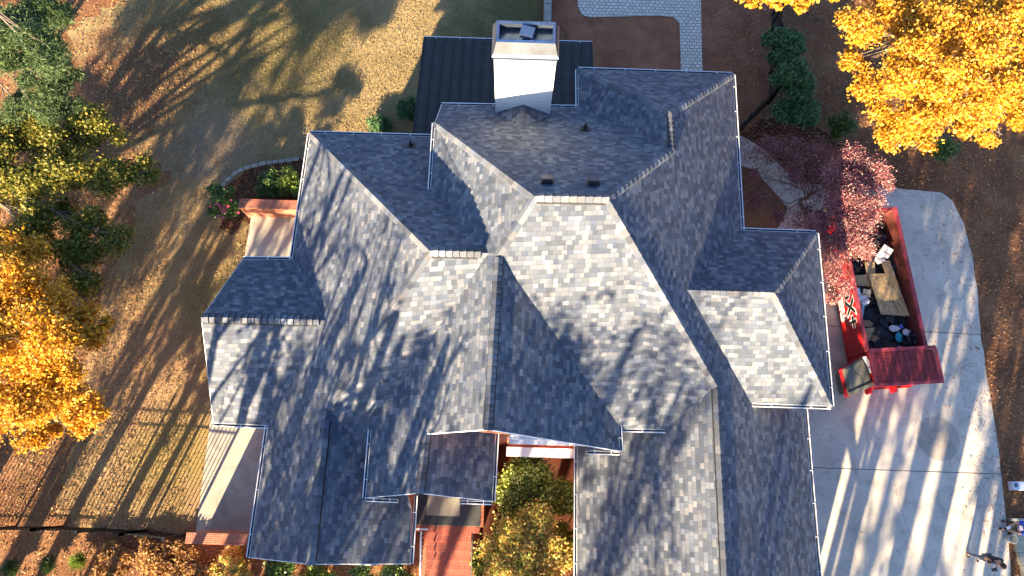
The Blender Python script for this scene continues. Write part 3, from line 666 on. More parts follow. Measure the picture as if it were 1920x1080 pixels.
# iron fences
def fence(name, label, pts, h=1.75, gap=.15, post=1.72, mat_=None):
    root = empty(name, label, 'fence', loc=tuple(pts[0])); o0 = Vector(pts[0])
    m = MB(); n = 0
    for a, b in zip(pts, pts[1:]):
        a = Vector(a) - o0; b = Vector(b) - o0; d = b - a; L = d.length; d.normalize()
        for z in (.15, h - .32, h - .12): m.bar(a + Vector((0, 0, z)), b + Vector((0, 0, z)), .03, .035)
        k = int(L / gap)
        for i in range(k + 1):
            p = a + d * (L * i / k); m.bar(p + Vector((0, 0, .05)), p + Vector((0, 0, h)), .026, .026)
    m.build('picket_panel', M_FENCE, root)
    for a, b in zip(pts, pts[1:]):
        a = Vector(a) - o0; b = Vector(b) - o0; L = (b - a).length; k = max(1, round(L / post))
        for i in range(k + 1):
            p = a.lerp(b, i / k); q = MB(); q.box((p.x - .045, p.y - .045, -.05), (p.x + .045, p.y + .045, h + .08)); q.box((p.x - .055, p.y - .055, h + .08), (p.x + .055, p.y + .055, h + .11)); q.build('post', M_FENCE, root)
fence('metal_fence', 'black metal picket fence crossing the leaf litter left of the long patio', [W(-60, 988), W(120, 987), W(275, 995), W(350, 1003)])
fence('metal_fence', 'black metal fence in the mulch beside the dark evergreen', [Vector((7.5, 12.7, 0)), W(1440, 195), W(1447, 30)], 1.4)
fence('metal_fence', 'short angled length of black metal fence near the top evergreen tip', [W(1430, 85), W(1449, 46)], 1.4)
# ================================================================== VEGETATION
def lobe_pts(lobes, n, shell=.55, flat=.75):
    """points gathered in clumps through a set of lobes (centre, radius)"""
    out = []; tot = sum(r ** 2.2 for c, r in lobes)
    for c, r in lobes:
        k = int(n * r ** 2.2 / tot); ncl = max(3, int(14 * r ** 1.6)); cl = rng.normal(size=(ncl, 3)); cl /= np.linalg.norm(cl, axis=1)[:, None]
        cl *= (rng.uniform(shell, 1.0, (ncl, 1))) * r; cl[:, 2] *= flat
        wts = rng.dirichlet(np.full(ncl, 3.0)); idx = rng.choice(ncl, k, p=wts)
        sp = rng.normal(size=(k, 3)) * (.24 * r ** .6) * rng.uniform(.5, 1.15, (ncl, 1))[idx]; sp[:, 2] *= .6
        out.append(np.array([c.x, c.y, c.z]) + cl[idx] + sp)
    return np.concatenate(out)

def limb_mesh(base, lobes, r0, h1, seed, m=None, twigs=5, lean=None):
    """tapered trunk with a limb to each lobe and twigs into it"""
    rd = random.Random(seed); m = m or MB(); base = Vector(base); top = Vector((base.x, base.y, 0)) + (lean or Vector((0, 0, 0))) + Vector((0, 0, h1))
    tr = [base.lerp(top, k / 6) + Vector((rd.gauss(0, .05), rd.gauss(0, .05), 0)) * (k > 0) for k in range(7)]
    m.tube([base - Vector((0, 0, .2))] + tr, [r0 * 1.35] + [r0 * (1.1 - .1 * k) for k in range(7)], 10)
    for c, r in lobes:
        i = rd.randint(3, 6); s = tr[i]; mid = s.lerp(c, .5) + Vector((rd.gauss(0, .2), rd.gauss(0, .2), rd.uniform(.1, .5)))
        rr = r0 * rd.uniform(.28, .42); m.tube([s, s.lerp(mid, .5) + Vector((rd.gauss(0, .08), 0, .1)), mid, c.lerp(mid, .3), c], [rr, rr * .85, rr * .65, rr * .45, rr * .25], 6)
        for k in range(twigs):
            e = c + Vector((rd.gauss(0, 1), rd.gauss(0, 1), rd.gauss(0, .7))).normalized() * r * rd.uniform(.7, 1.05); q = mid.lerp(c, rd.random()); mm = q.lerp(e, .5) + Vector((rd.gauss(0, .1), rd.gauss(0, .1), .08))
            m.tube([q, mm, e], [rr * .32, rr * .2, rr * .07], 4)
    return m

def LB(z, *pp):
    """lobes sighted in the drone photo: (px, py, radius in px[, height])"""
    o = []
    for q in pp:
        zz = q[3] if len(q) > 3 else z; c = W(q[0], q[1], zz); o.append((c, (W(q[0] + q[2], q[1], zz) - c).length))
    return o

def tree(name, label, cat, lobes, base, m, n, size, r0, h1, bark=None, seed=1, shape=4, twigs=5, shell=.5, aspect=1.5, flat=.2, lean=None, group=None, limbs=True, lf=.75):
    base = Vector(base); root = empty(name, label, cat, group, loc=base)
    L2 = [(c - base, r) for c, r in lobes]
    if limbs: limb_mesh(Vector((0, 0, 0)), L2, r0, h1, seed, twigs=twigs, lean=lean).build('trunk', bark or L_BARK, root, smooth=True)
    leaves('crown', lobe_pts(L2, n, shell, lf), size, m, root, flat, aspect, shape=shape)
    return root

tree('maple_tree', 'large golden orange maple at the left edge of the lawn', 'tree',
     LB(7, (10, 455, 40, 6), (55, 480, 38, 6.5), (30, 540, 58), (95, 560, 40), (150, 600, 34), (85, 630, 62, 8), (20, 650, 62, 8), (160, 640, 34), (110, 715, 60), (30, 745, 62, 7.5), (180, 765, 26, 5.5), (140, 785, 30, 5.5), (75, 815, 34, 5), (-60, 600, 90), (-60, 720, 80), (185, 615, 22)),
     W(-60, 640), L_GOLD, 95000, .10, .3, 5.5, seed=3, shape=6, shell=.35)
tree('oak_tree', 'sparse green and yellow oak between the pine and the golden maple', 'tree',
     LB(6, (30, 250, 50), (95, 270, 45), (150, 235, 40), (200, 245, 34), (50, 340, 50), (130, 330, 50), (205, 320, 44), (258, 318, 30), (290, 325, 14), (90, 400, 48), (160, 420, 42), (215, 455, 34), (130, 480, 44), (160, 530, 36), (60, 440, 40), (-30, 330, 60)),
     W(60, 400), L_OAK, 60000, .105, .22, 5, seed=5, shape=6, shell=.2)
pl = LB(9, (35, 30, 48), (95, 20, 40), (20, 100, 50), (100, 90, 40, 8), (120, 140, 34, 7), (75, 170, 44, 7), (110, 200, 32, 6.5), (40, 200, 36, 6.5), (-40, 60, 60), (60, 90, 40, 10))
tree('pine_tree', 'dark blue green pine filling the top left corner', 'tree', pl, W(60, 110), L_PINE, 130000, .15, .2, 10, L_BARK, 8, aspect=7, shell=.3, flat=0, twigs=2)
tree('yellow_oak', 'broad bright yellow oak filling the top right corner', 'tree',
     LB(8, (1620, 60, 44), (1600, 120, 26, 7), (1690, 40, 60), (1770, 60, 66, 9), (1860, 50, 66, 9), (1640, 175, 40, 7), (1700, 130, 56, 8.5), (1780, 150, 60, 9), (1870, 140, 62, 9), (1680, 225, 38, 7), (1745, 215, 46, 8), (1820, 215, 46, 8), (1900, 200, 44, 8), (1672, 262, 24, 6), (1730, 262, 28, 6), (1858, 252, 20, 6), (1960, 80, 70), (1960, 190, 40), (1800, -40, 80), (1660, -30, 60), (1900, -40, 80), (1845, 235, 26, 7)),
     W(1800, 150), L_YEL, 150000, .10, .34, 5.5, seed=11, shape=6, shell=.3)
tree('small_yellow_tree', 'pale yellow tree top just cut by the upper frame edge', 'tree',
     LB(6, (1410, -6, 20), (1450, -4, 26), (1495, -2, 24), (1530, -30, 34), (1560, -10, 14), (1470, -50, 50)), W(1480, -30), L_YEL, 9000, .15, .12, 4, seed=13, shape=6)
tree('japanese_maple', 'red Japanese maple leaning over the walkway and the dumpster', 'tree',
     LB(2.9, (1630, 330, 40, 3.0), (1585, 320, 40, 2.6), (1600, 375, 44, 3.1), (1560, 400, 34, 3.0), (1600, 425, 44, 3.1), (1640, 395, 26, 3.0), (1585, 465, 36, 3.0), (1625, 470, 26, 3.0), (1560, 500, 24, 2.6), (1575, 525, 24, 2.5), (1553, 455, 22, 2.5), (1655, 345, 24, 2.9), (1565, 350, 40, 2.8), (1540, 430, 26, 2.8), (1560, 555, 18, 2.3), (1545, 500, 18, 2.3)),
     W(1535, 400), L_RED, 60000, .075, .1, 1.6, seed=17, aspect=2.2, shell=.3, twigs=12, lf=.5)
tree('japanese_maple', 'shaded side of the red Japanese maple over the curved walkway', 'tree',
     LB(2.2, (1430, 290, 38), (1480, 280, 40), (1530, 290, 40), (1480, 330, 40), (1530, 340, 38), (1420, 370, 30), (1460, 400, 32), (1510, 410, 36), (1415, 330, 22), (1560, 350, 34)),
     W(1500, 385), L_REDSH, 12500, .075, .09, 1.3, seed=19, aspect=2.2, shell=.2, twigs=14, lf=.5)

def shrub(name, label, px, py, rpx, h, m, n, size=.085, cat='shrub', group=None, shape=4, squash=1.0, nl=7, asp=1.5):
    c = W(px, py, h * .5); r = (W(px + rpx, py, h * .5) - c).length; base = Vector((c.x, c.y, 0)); L = []
    for i in range(nl):
        a = i * 2.4 + rng.uniform(0, .8); q = r * .52 * math.sqrt((i + .5) / nl) * 1.25
        L.append((Vector((base.x + math.cos(a) * q, base.y + math.sin(a) * q * squash, h * rng.uniform(.45, .68))), r * rng.uniform(.42, .56)))
    return tree(name, label, cat, L, base, m, n, size, .03, h * .35, seed=px, shape=shape, twigs=5, shell=.45, group=group, lf=min(1, h / (2 * r) + .2), aspect=asp)
shrub('camellia_bush', 'rounded camellia bush with pink blooms left of the thick brick wall', 421, 384, 33, 1.7, L_GREEN, 9000)
m = MB()
for i in range(16):
    p = W(421 + rng.normal() * 15, 392 + rng.normal() * 9, 1.75 + rng.uniform(-.1, .15)); m.tube([p, p + Vector((0, 0, .05))], [.03, .055], 6)
bl = m.build('blossom', simple('pink_petals', (.55, .05, .12), .6, 0, .2)); bl.parent = bpy.data.objects['camellia_bush']; bl.matrix_parent_inverse = Matrix.Translation(-Vector(bpy.data.objects['camellia_bush'].location)); bl['kind'] = 'stuff'
shrub('green_bush', 'mid green bush behind the thick brick wall', 503, 350, 27, 1.1, L_GREEN, 5500)
shrub('green_bush', 'bright lime green bush touching the left gutter', 546, 343, 25, 1.3, L_BRITE, 5500)
shrub('green_bush', 'dark bush beside the black metal roof', 765, 205, 24, 1.2, L_DKGR, 5000)
shrub('green_bush', 'low dark foundation planting under the left rear gutter', 712, 236, 22, .7, L_DKGR, 3500)
for px, py, r, h, lab in ((1472, 95, 34, 3.0, 'dark evergreen shrub nearest the top of the fence line'), (1482, 150, 44, 3.4, 'dark evergreen shrub in the middle of the fence line'), (1496, 212, 42, 2.8, 'dark evergreen shrub nearest the shaded maple side')):
    shrub('evergreen_shrub', lab, px, py, r, h, L_DKGR, 15000, .13, group='dark evergreens along the fence')
shrub('holly_bush', 'dark green holly below the yellow oak left side', 1580, 238, 26, 1.6, L_GREEN, 6000)
shrub('holly_bush', 'small sunlit holly under the lowest yellow oak branches', 1772, 285, 26, 1.2, L_GREEN, 5500)
shrub('garden_shrub', 'glossy green shrub in the courtyard bed below the front gable', 990, 915, 60, 2.6, L_CAM, 26000, .10, nl=12)
shrub('garden_shrub', 'green shrub at the right of the courtyard bed', 1045, 935, 40, 2.4, L_CAM, 14000, .10)
tree('autumn_shrub', 'orange and yellow dogwood spreading over the courtyard bed', 'shrub',
     LB(2.5, (960, 995, 36), (1010, 985, 42), (935, 1050, 38), (985, 1050, 48), (1040, 1040, 38), (960, 1100, 50), (1030, 1095, 44), (1000, 1015, 40)), W(1000, 1040), L_NAND, 30000, .10, .09, 1.2, seed=23, shell=.3)
shrub('garden_shrub', 'mixed green shrub squeezed between orange dogwood and garage gutter', 1060, 1010, 30, 2.3, L_CAM, 9000, .10)
shrub('garden_shrub', 'green shrub under the lowest brick step handrail', 915, 1060, 34, 1.7, L_CAM, 9000, .10)
for px, py, r, lab, mm in ((440, 1062, 34, 'reddish green shrub below the narrow brick wall', L_NAND), (520, 1072, 34, 'dark green shrub left of the bay window', L_GREEN), (600, 1088, 34, 'olive shrub in front of the bay window', L_BRITE), (680, 1090, 30, 'small green shrub right of the bay window', L_GREEN), (745, 1078, 26, 'green shrub between left gable corner and brick steps', L_GREEN)):
    shrub('foundation_shrub', lab, px, py, r, .9, mm, 6500, .09, group='shrubs along the front foundation')
for px, py, r, lab in ((215, 1050, 34, 'low orange leafed shrub patch nearest the pine seedlings'), (290, 1045, 42, 'low orange leafed shrub patch in the lower left middle'), (360, 1065, 38, 'low orange leafed shrub patch next to the brick wall foot')):
    shrub('ground_shrub', lab, px, py, r, .4, L_RUST, 6500, .11, group='low orange shrubs at the lower left', shape=6)
for px, py, lab in ((18, 1066, 'blue green pine seedling at the far lower left corner'), (88, 1058, 'pine seedling in the middle of three at lower left'), (145, 1052, 'bright green pine seedling right of the other two')):
    c = W(px, py, .4); root = empty('pine_seedling', lab, 'seedling', 'pine seedlings at the lower left', (c.x, c.y, 0))
    d = rng.normal(size=(900, 3)); d[:, 2] = np.abs(d[:, 2]) * .8 + .1; d /= np.linalg.norm(d, axis=1)[:, None]
    leaves('needles', np.array([0, 0, .25]) + d * rng.uniform(.1, .32, (900, 1)), .28, L_PINE if px < 100 else L_BRITE, root, aspect=16, droop=d)
    m = MB(); m.tube([(0, 0, -.05), (0, 0, .4)], [.02, .012], 6); m.build('stem', L_BARK, root)

# unseen trees added outside the frame: bare trunks and thin crowns whose shadows rake the roof and yard
def add_shadow_tree(x, y, h, r0, crown, seed, dens=1600, low=.5, nb=9, leaf=.26, twigs=7):
    root = empty('shadow_tree', 'unseen half bare tree added beyond the frame for its shadow', 'tree', 'unseen trees added for their shadows', (x, y, 0))
    rd = random.Random(seed); L = []
    for i in range(nb):
        a = rd.uniform(0, 6.28); zz = h * rd.uniform(low, 1.0); q = crown * rd.uniform(.25, 1) * (1.25 - zz / h * .7); L.append((Vector((math.cos(a) * q, math.sin(a) * q, zz)), rd.uniform(.9, 1.6) * crown / 3.2))
    limb_mesh(Vector((0, 0, 0)), L, r0, h * .92, seed, twigs=twigs, lean=Vector((rd.gauss(0, .5), rd.gauss(0, .5), 0))).build('trunk', L_BARK, root, smooth=True)
    if dens: leaves('crown', lobe_pts(L, dens, .3), leaf, L_OAK, root, .2)
B0 = dict(nb=16, twigs=16); B1 = dict(nb=18, twigs=16, low=.72); B2 = dict(nb=8, twigs=8, low=.62)     # bare winter crowns
for i, (x, y, h, r0, cr, de, kw) in enumerate((
    # left of the frame, shading the upper lawn
    (-22, -5.5, 10, .2, 2.6, 1800, {}), (-25, -3, 11, .2, 3.0, 2000, {}), (-27, 4, 14, .2, 3.2, 2600, {}), (-28, -10, 12, .22, 2.6, 1200, {}),
    (-26, -24, 17, .22, 3.2, 1500, {}),
    (-16.2, -8.5, 8, .17, 1.5, 150, B0), (-17.6, -9.5, 9, .21, 1.7, 300, B0), (-18.8, -8, 8.5, .2, 1.6, 300, B0), (-20.4, -9.5, 9, .22, 1.8, 400, B0), (-22.5, -8.5, 9, .2, 1.8, 500, B0), (-24.5, -10, 9.5, .22, 2.0, 500, B0),
    # shading the left roofs
    (-12.2, -12.5, 13, .24, 1.6, 0, B0), (-10.5, -15.5, 15, .2, 2.6, 600, {}), (-14, -18.5, 16, .22, 2.8, 1000, {}), (-12.5, -22.5, 18, .24, 3.0, 2000, {}), (-9.4, -19, 16, .17, 2.2, 500, {}), (-16, -27, 19, .24, 3.2, 1900, {}), (-11, -29, 20, .24, 3.0, 1500, {}),
    (-9.9, -6.8, 13.5, .19, 1.3, 0, B2), (-8.7, -8.2, 14, .24, 1.5, 60, B2), (-11.3, -7.6, 14, .22, 1.4, 60, B2), (-7.4, -7.0, 13, .15, 1.1, 0, B2), (-12.8, -9.0, 14, .2, 1.4, 100, B2), (-6.3, -8.8, 13.5, .2, 1.3, 0, B2), (-5.2, -6.6, 12.5, .15, 1.0, 0, B2), (-9.0, -12.5, 15, .2, 1.8, 200, B2),
    # bare crowns over the centre roof
    (-4.6, -14.5, 15.5, .20, 3.2, 250, B1), (-2.6, -18.5, 16, .16, 2.6, 200, B1), (-6.2, -23, 19, .25, 3.4, 500, B0),
    (.5, -22, 16, .16, 2.2, 300, B0),
    # pole-like trunks and crowns whose streaks rake the drive
    (6.8, -13, 13, .13, 1.8, 0, B0), (8.0, -15, 14, .17, 2.0, 200, B0), (9.6, -12, 12, .20, 2.0, 315, {}), (10.8, -14, 14, .22, 2.6, 665, {}), (12.3, -12.5, 13, .2, 2.6, 665, {}), (14.0, -15, 14, .2, 2.8, 700, {}),
    (5.2, -20, 16, .2, 2.4, 244, {}), (7.6, -22, 17, .2, 2.6, 665, {}), (9.6, -20, 16, .22, 2.8, 840, {}), (11.8, -22, 16, .2, 2.8, 840, {}), (4.0, -27, 18, .22, 2.8, 560, {}), (6.6, -29, 19, .22, 2.8, 840, {}), (9.0, -31, 20, .24, 3.0, 909, {}),
    (2.0, -34, 20, .22, 3.0, 700, {}), (5.0, -38, 21, .24, 3.2, 909, {}), (18.5, -20, 16, .2, 2.6, 560, {}), (21.5, -13, 14, .18, 2.2, 350, {}), (12, -36, 20, .24, 3.2, 909, {}))):
    add_shadow_tree(x, y, h, r0, cr, 100 + i, de, **kw)

# fallen leaves and grass
def scatter(name, polys, n, size, m, z=.03, label=None):
    P = []
    while len(P) < n:
        x = rng.uniform(-26, 26, 4000); y = rng.uniform(-5, 26, 4000); keep = polys(x, y); P += [(a, b, z + rng.uniform(0, .03)) for a, b in zip(x[keep], y[keep])]
    o = leaves(name, P[:n], size, m, None, 1.6, shape=6); tag(o, label, None, None, 'stuff'); return o
def inpoly(x, y, poly):
    c = np.zeros(len(x), bool); n = len(poly)
    for i in range(n):
        x0, y0, x1, y1 = poly[i][0], poly[i][1], poly[i - 1][0], poly[i - 1][1]
        c ^= ((y0 > y) != (y1 > y)) & (x < (x1 - x0) * (y - y0) / (y1 - y0 + 1e-9) + x0)
    return c
def outside(x, y):
    hs = ((x > -9.2) & (x < 10) & (y < 12) & (y > -3))
    return ~hs & ~inpoly(x, y, dw) & ~((x > -12.2) & (x < -7) & (y > -2.2) & (y < 2.2)) & ~((x > 2.3) & (x < 8) & (y > 16.5)) & ~((x > 7) & (x < 12.5) & (y > 9) & (y < 13))
L_GRASS = leafm('grass_blades', [(.16, .15, .05), (.28, .22, .09), (.38, .28, .13), (.46, .36, .20)], .3)
L_NEED = leafm('straw_needles', [(.12, .05, .03), (.24, .10, .05), (.36, .18, .10), (.46, .30, .20)], .1)
tag(leaves('grass_tufts', (lambda P: P[:70000])(np.array([(a, b, rng.uniform(.02, .06)) for a, b in zip(rng.uniform(-19, 1.2, 200000), rng.uniform(-2, 24, 200000)) if (b > 12.3 or (a < -9.5 and b > 2.4) or (a < -12.3)) and not (a > -4.1 and b < 17.8)])), .10, L_GRASS, None, 0, 5), 'dry autumn grass blades over the lawn', None, None, 'stuff')
tag(leaves('straw_litter', (lambda P: P[:42000])(np.array([(a, b, rng.uniform(.012, .04)) for a, b in zip(rng.uniform(.8, 22, 160000), rng.uniform(-3, 24, 160000)) if ((b > 12.4 and not (a < 3.1 and b < 17.8) and not (2.3 < a < 8 and b > 16.2)) or a > 18.2) and not (a < 3 and b < 12)])), .11, L_NEED, None, .6, 6), 'pine straw and bark pieces over the mulch', None, None, 'stuff')
scatter('leaf_litter', lambda x, y: outside(x, y) & ((x > 9) | (x < -14.5) | (y < -2)), 42000, .075, L_LIT, label='brown and tan fallen leaves scattered over the litter and mulch')
scatter('fallen_leaves', lambda x, y: outside(x, y) & (x < 8), 7000, .06, L_LIT, .03, 'sparse fallen leaves on the lawn and mulch')
scatter('driveway_leaves', lambda x, y: inpoly(x, y, dw) & (rng.random(len(x)) < .04 + .9 * ((x > 17.2))), 260, .07, L_LIT, .045, 'few dry leaves blown onto the driveway')
# ================================================================== DUMPSTER AND ITS LOAD
M_RED = simple('red_painted_steel', (.50, .012, .016), .38, 0, .22, 2.5)
M_REDW = simple('worn_red_steel', (.32, .04, .05), .65, 0, .45, 5)
M_RUST = simple('rusty_inner_steel', (.16, .04, .028), .75, 0, .4, 3)
M_GREYP = simple('grey_green_plastic', (.13, .13, .10), .5, 0, .12, 3)
M_LGREY = simple('pale_plastic', (.62, .66, .72), .5, 0, .06, 3)
M_BLK = simple('black_paint', (.012, .012, .012), .5); M_WHP = simple('white_paint', (.85, .85, .85), .5, 0, .02)
DO = Vector((13.80, 3.84, .04)); DM = Matrix.Translation(DO) @ Matrix.Rotation(R(4.8), 4, 'Z')
dump = empty('dumpster', 'long red open dumpster on the driveway filled with roofing waste', 'dumpster', loc=tuple(DO))
dump.rotation_euler.z = R(4.8)
DW, DL, DH, DY = 2.36, 7.15, 1.66, 1.32
m = MB()
m.box((0, DY, .12), (.06, DL, DH - .06)); m.box((DW - .06, DY, .12), (DW, DL, DH - .06)); m.box((.06, DL - .06, .12), (DW - .06, DL, DH - .06)); m.box((.061, DY - .05, .12), (DW - .061, DY, DH))
m.box((.0, .02, .10), (DW, DL - .002, .118))
m.build('container_wall', M_RED, dump)
m = MB()
m.box((-.04, DY, DH - .06), (.10, DL + .02, DH + .03)); m.box((DW - .10, DY, DH - .06), (DW + .04, DL + .02, DH + .03)); m.box((.10, DL - .1, DH - .06), (DW - .1, DL + .02, DH + .028)); m.build('top_rail', M_REDW, dump, bevel=.015)
m = MB(); m.box((.062, DY + .002, .2), (.075, DL - .07, DH - .065)); m.box((DW - .075, DY + .002, .2), (DW - .062, DL - .07, DH - .065)); m.box((.076, DL - .075, .2), (DW - .076, DL - .062, DH - .065)); m.build('inner_lining', M_RUST, dump)
for k in range(6):
    y = DY + .7 + k * .95
    for x in (DW + .001, ):
        m = MB(); m.box((x, y, .15), (x + .05, y + .08, DH - .07)); m.build('rib', M_RED, dump)
for y in (.3, 2.2, 4.2, 6.4):
    for x in (.3, DW - .3):
        m = MB(); m.tube([(x - .09, y, .06), (x + .09, y, .06)], .085, 12); m.build('roller', M_RUB, dump)
# front cabin block with a mesh deck on top
gz = 1.93
m = MB(); fw = DW + .10
P = [(.02, .05), (fw, .1), (fw, DY - .055), (.02, DY - .055)]; m.prism(P, .12, gz - .09, 0)
m.build('front_cabin', M_RED, dump)
m = MB(); fw2 = DW + .18
for a, b in (((-.06, -.0), (fw2, -.0)), ((-.06, DY), (fw2, DY))): m.bar((a[0], a[1], gz), (b[0], b[1], gz), .12, .05)
for x in (-.03, fw2 - .03): m.bar((x, .06, gz), (x, DY - .06, gz), .10, .05)
nx, ny = 34, 22
for i in range(nx):
    x = .03 + (fw2 - .12) * (i + .5) / nx
    if i % 3 == 0: m.bar((x, .06, gz + .005), (x, DY - .06, gz + .005), .028, .012)
for j in range(ny): m.bar((.02, .06 + (DY - .12) * (j + .5) / ny, gz), (fw2 - .08, .06 + (DY - .12) * (j + .5) / ny, gz), .022, .012)
m.box((.02, .06, gz - .085), (fw2 - .1, DY - .06, gz - .08), 1)
m.build('mesh_deck', [M_REDW, M_RUST], dump)
for x in (.35, 1.35):
    m = MB(); m.box((x, -.16, .30), (x + .22, .05, .48)); m.box((x + .02, -.2, .34), (x + .08, -.15, .44)); m.build('hook_lug', M_RED, dump)
# grey moulded cabin on the corner, set at an angle
inv = DM.inverted()
cz_ = 1.62
c = [inv @ W(*p, cz_) for p in ((1580, 692), (1617, 669), (1637, 722), (1591, 742))]
c = [(p.x, p.y) for p in c]; cc = (sum(p[0] for p in c) / 4, sum(p[1] for p in c) / 4)
def inset(P, k): return [(cc[0] + (p[0] - cc[0]) * k, cc[1] + (p[1] - cc[1]) * k) for p in P]
m = MB(); m.prism(inset(c, 1.05)[::-1], cz_ - .3, cz_ - .12); m.build('cabin_frame', M_RED, dump)
m = MB(); m.prism([(p[0] * .72 + .12, p[1] * .8 + .12) for p in c][::-1], .1, cz_ - .301); m.build('cabin_body', M_GREYP, dump)
m = MB(); m.prism(inset(c, .98)[::-1], cz_ - .119, cz_); m.prism(inset(c, .86)[::-1], cz_ + .001, cz_ + .03)
cv = [Vector((*c[0], cz_ + .03)).lerp(Vector((*c[1], cz_ + .03)), .35), Vector((cc[0] - .05, cc[1] + .12, cz_ + .03)), Vector((cc[0] + .12, cc[1] - .02, cz_ + .03)), Vector((*c[2], cz_ + .03)).lerp(Vector((*c[3], cz_ + .03)), .35)]
m.tube(cv, .015, 5, 1); e0, e1 = Vector((*c[3], cz_ + .04)), Vector((*c[2], cz_ + .04)); q = (Vector((*cc, cz_ + .04)) - (e0 + e1) / 2) * .28
m.bar(e0 + q, e1 + q, .04, .03, 1); m.bar(e0 + q * .35, e1 + q * .35, .14, .06, 0)
m.build('cabin_roof', [M_GREYP, M_RUB], dump, bevel=.02)
m = MB(); a, b = Vector((*c[1], cz_ + .06)), Vector((*c[2], cz_ + .06)); sd = Vector((.11, .02, 0))
pr = [a.lerp(b, t) + Vector((.05 + .08 * math.sin(t * 3.14), .0, 0)) for t in (0, .17, .33, .5, .67, .83, 1)]
for p, q2 in zip(pr, pr[1:]): m.face([p - sd * .6, q2 - sd * .6, q2 + sd * .45, p + sd * .45][::-1]); m.face([p - sd * .6, q2 - sd * .6, q2 - sd * .6 - Vector((0, 0, .2)), p - sd * .6 - Vector((0, 0, .2))]); m.face([p + sd * .45, q2 + sd * .45, q2 + sd * .45 - Vector((0, 0, .2)), p + sd * .45 - Vector((0, 0, .2))])
m.build('curved_lip', M_LGREY, dump)
# lettering on the side wall facing the house
def lettering(txt, y, z, size, mm, off, ext=.002, bold=0.0, sx=1.0):
    cu = bpy.data.curves.new('lettering', 'FONT'); cu.body = txt; cu.size = size; cu.extrude = ext; cu.offset = bold; cu.align_x = 'LEFT'; cu.space_character = 1.02
    tmp = bpy.data.objects.new('tmp', cu); C.objects.link(tmp); dg = bpy.context.evaluated_depsgraph_get()
    me = bpy.data.meshes.new_from_object(tmp.evaluated_get(dg)); C.objects.unlink(tmp); bpy.data.objects.remove(tmp)
    me.materials.clear(); me.materials.append(mm); o = link(bpy.data.objects.new('lettering', me), dump)
    # reads along -Y, upright +Z, faces -X
    o.matrix_local = Matrix(((0, 0, -1, off), (-1 * sx, 0, 0, y), (0, 1, 0, z), (0, 0, 0, 1)))
    return o
tx = 4.05
lettering('oX+', tx + .02, .80, .92, M_WHP, -.004, .002, .06); lettering('oX+', tx, .80, .92, M_BLK, -.010, .002, .022)
lettering('TERS', tx - .02, .24, .56, M_WHP, -.004, .002, .026)
m = MB(); m.tube([(-.012, tx - .22, 1.02), (-.016, tx - .22, 1.02)], .075, 12); m.build('lettering', M_WHP, dump)

DR = lambda x, y, z: DM @ Vector((x, y, z))
# heap of old shingles and felt
M_DEB = simple('torn_roofing_felt', (.022, .024, .03), .7, 0, .5, 3)
m = MB(); nx, ny = 24, 60; hz = {}
for i in range(nx + 1):
    for j in range(ny + 1):
        hz[i, j] = Vector((.08 + (DW - .16) * i / nx, DY + .02 + (DL - DY - .11) * j / ny, .78 + random.uniform(-.05, .05) + .12 * math.sin(i * .5 + j * .21) + .08 * math.sin(j * .37 + 1)))
for i in range(nx):
    for j in range(ny): m.face([DM @ hz[i, j], DM @ hz[i + 1, j], DM @ hz[i + 1, j + 1], DM @ hz[i, j + 1]])
for k in range(420):
    x, y = random.uniform(.2, DW - .2), random.uniform(DY + .15, DL - .2); L, wd = random.uniform(.12, .42), random.uniform(.08, .22)
    Mx = Matrix.Translation(DR(x, y, random.uniform(.84, 1.0))) @ Matrix.Rotation(random.uniform(0, 6.28), 4, 'Z') @ Matrix.Rotation(random.uniform(-.5, .5), 4, 'X') @ Matrix.Rotation(random.uniform(-.4, .4), 4, 'Y')
    m.box((-L / 2, -wd / 2, -.006), (L / 2, wd / 2, .006), 0 if random.random() < .86 else 1, Mx)
o = m.build('roofing_waste', [M_DEB, simple('brown_shingle_scrap', (.12, .07, .045), .9, 0, .5, 9)]); tag(o, 'heap of torn black felt and old shingles in the dumpster', kind='stuff')

def osb_mat():
    mm, t, b = mat('strand_board'); p = pos(t)
    vo = nd(t, 'ShaderNodeTexVoronoi'); vo.inputs['Scale'].default_value = 22; t.links.new(scaled(t, p, (1, .5, 1)), vo.inputs[0])
    s3 = nd(t, 'ShaderNodeSeparateXYZ'); t.links.new(vo.outputs['Color'], s3.inputs[0])
    t.links.new(ramp(t, s3.outputs[0], [(0, (.30, .19, .085)), (.5, (.42, .29, .14)), (1, (.54, .40, .22))]), b.inputs['Base Color']); return mm
M_OSB = osb_mat()
def slab(pts, z, th=.02, mi=0, mb=None):
    mb = mb or MB(); P = [W(*p, z + (p[2] if len(p) > 2 else 0))[:] if len(p) < 3 else W(p[0], p[1], z + p[2])[:] for p in pts]
    P = [Vector(p) for p in P]; ar = sum(P[i].x * P[(i + 1) % len(P)].y - P[(i + 1) % len(P)].x * P[i].y for i in range(len(P)))
    if ar < 0: P.reverse()
    lo = [p - Vector((0, 0, th)) for p in P]; mb.face(P, mi=mi); mb.face(lo[::-1], mi=mi)
    for i in range(len(P)): j = (i + 1) % len(P); mb.face([lo[i], lo[j], P[j], P[i]], mi=mi)
    return mb
m = slab([(1628, 513), (1660, 513), (1652, 489), (1668, 488), (1677, 513), (1706, 593, .03), (1652, 589, .03)], 1.22)
for k in range(1, 4):
    a, b = W(1628 + 6 * k * 1.0 + k, 513 + 19 * k, 1.226), W(1677 + 7.3 * k, 513 + 19 * k + 1, 1.226); m.bar(a, b, .01, .004, 1)
for px in (1642, 1660): m.bar(W(px, 516, 1.225), W(px + 25, 590, 1.232), .008, .004, 1)
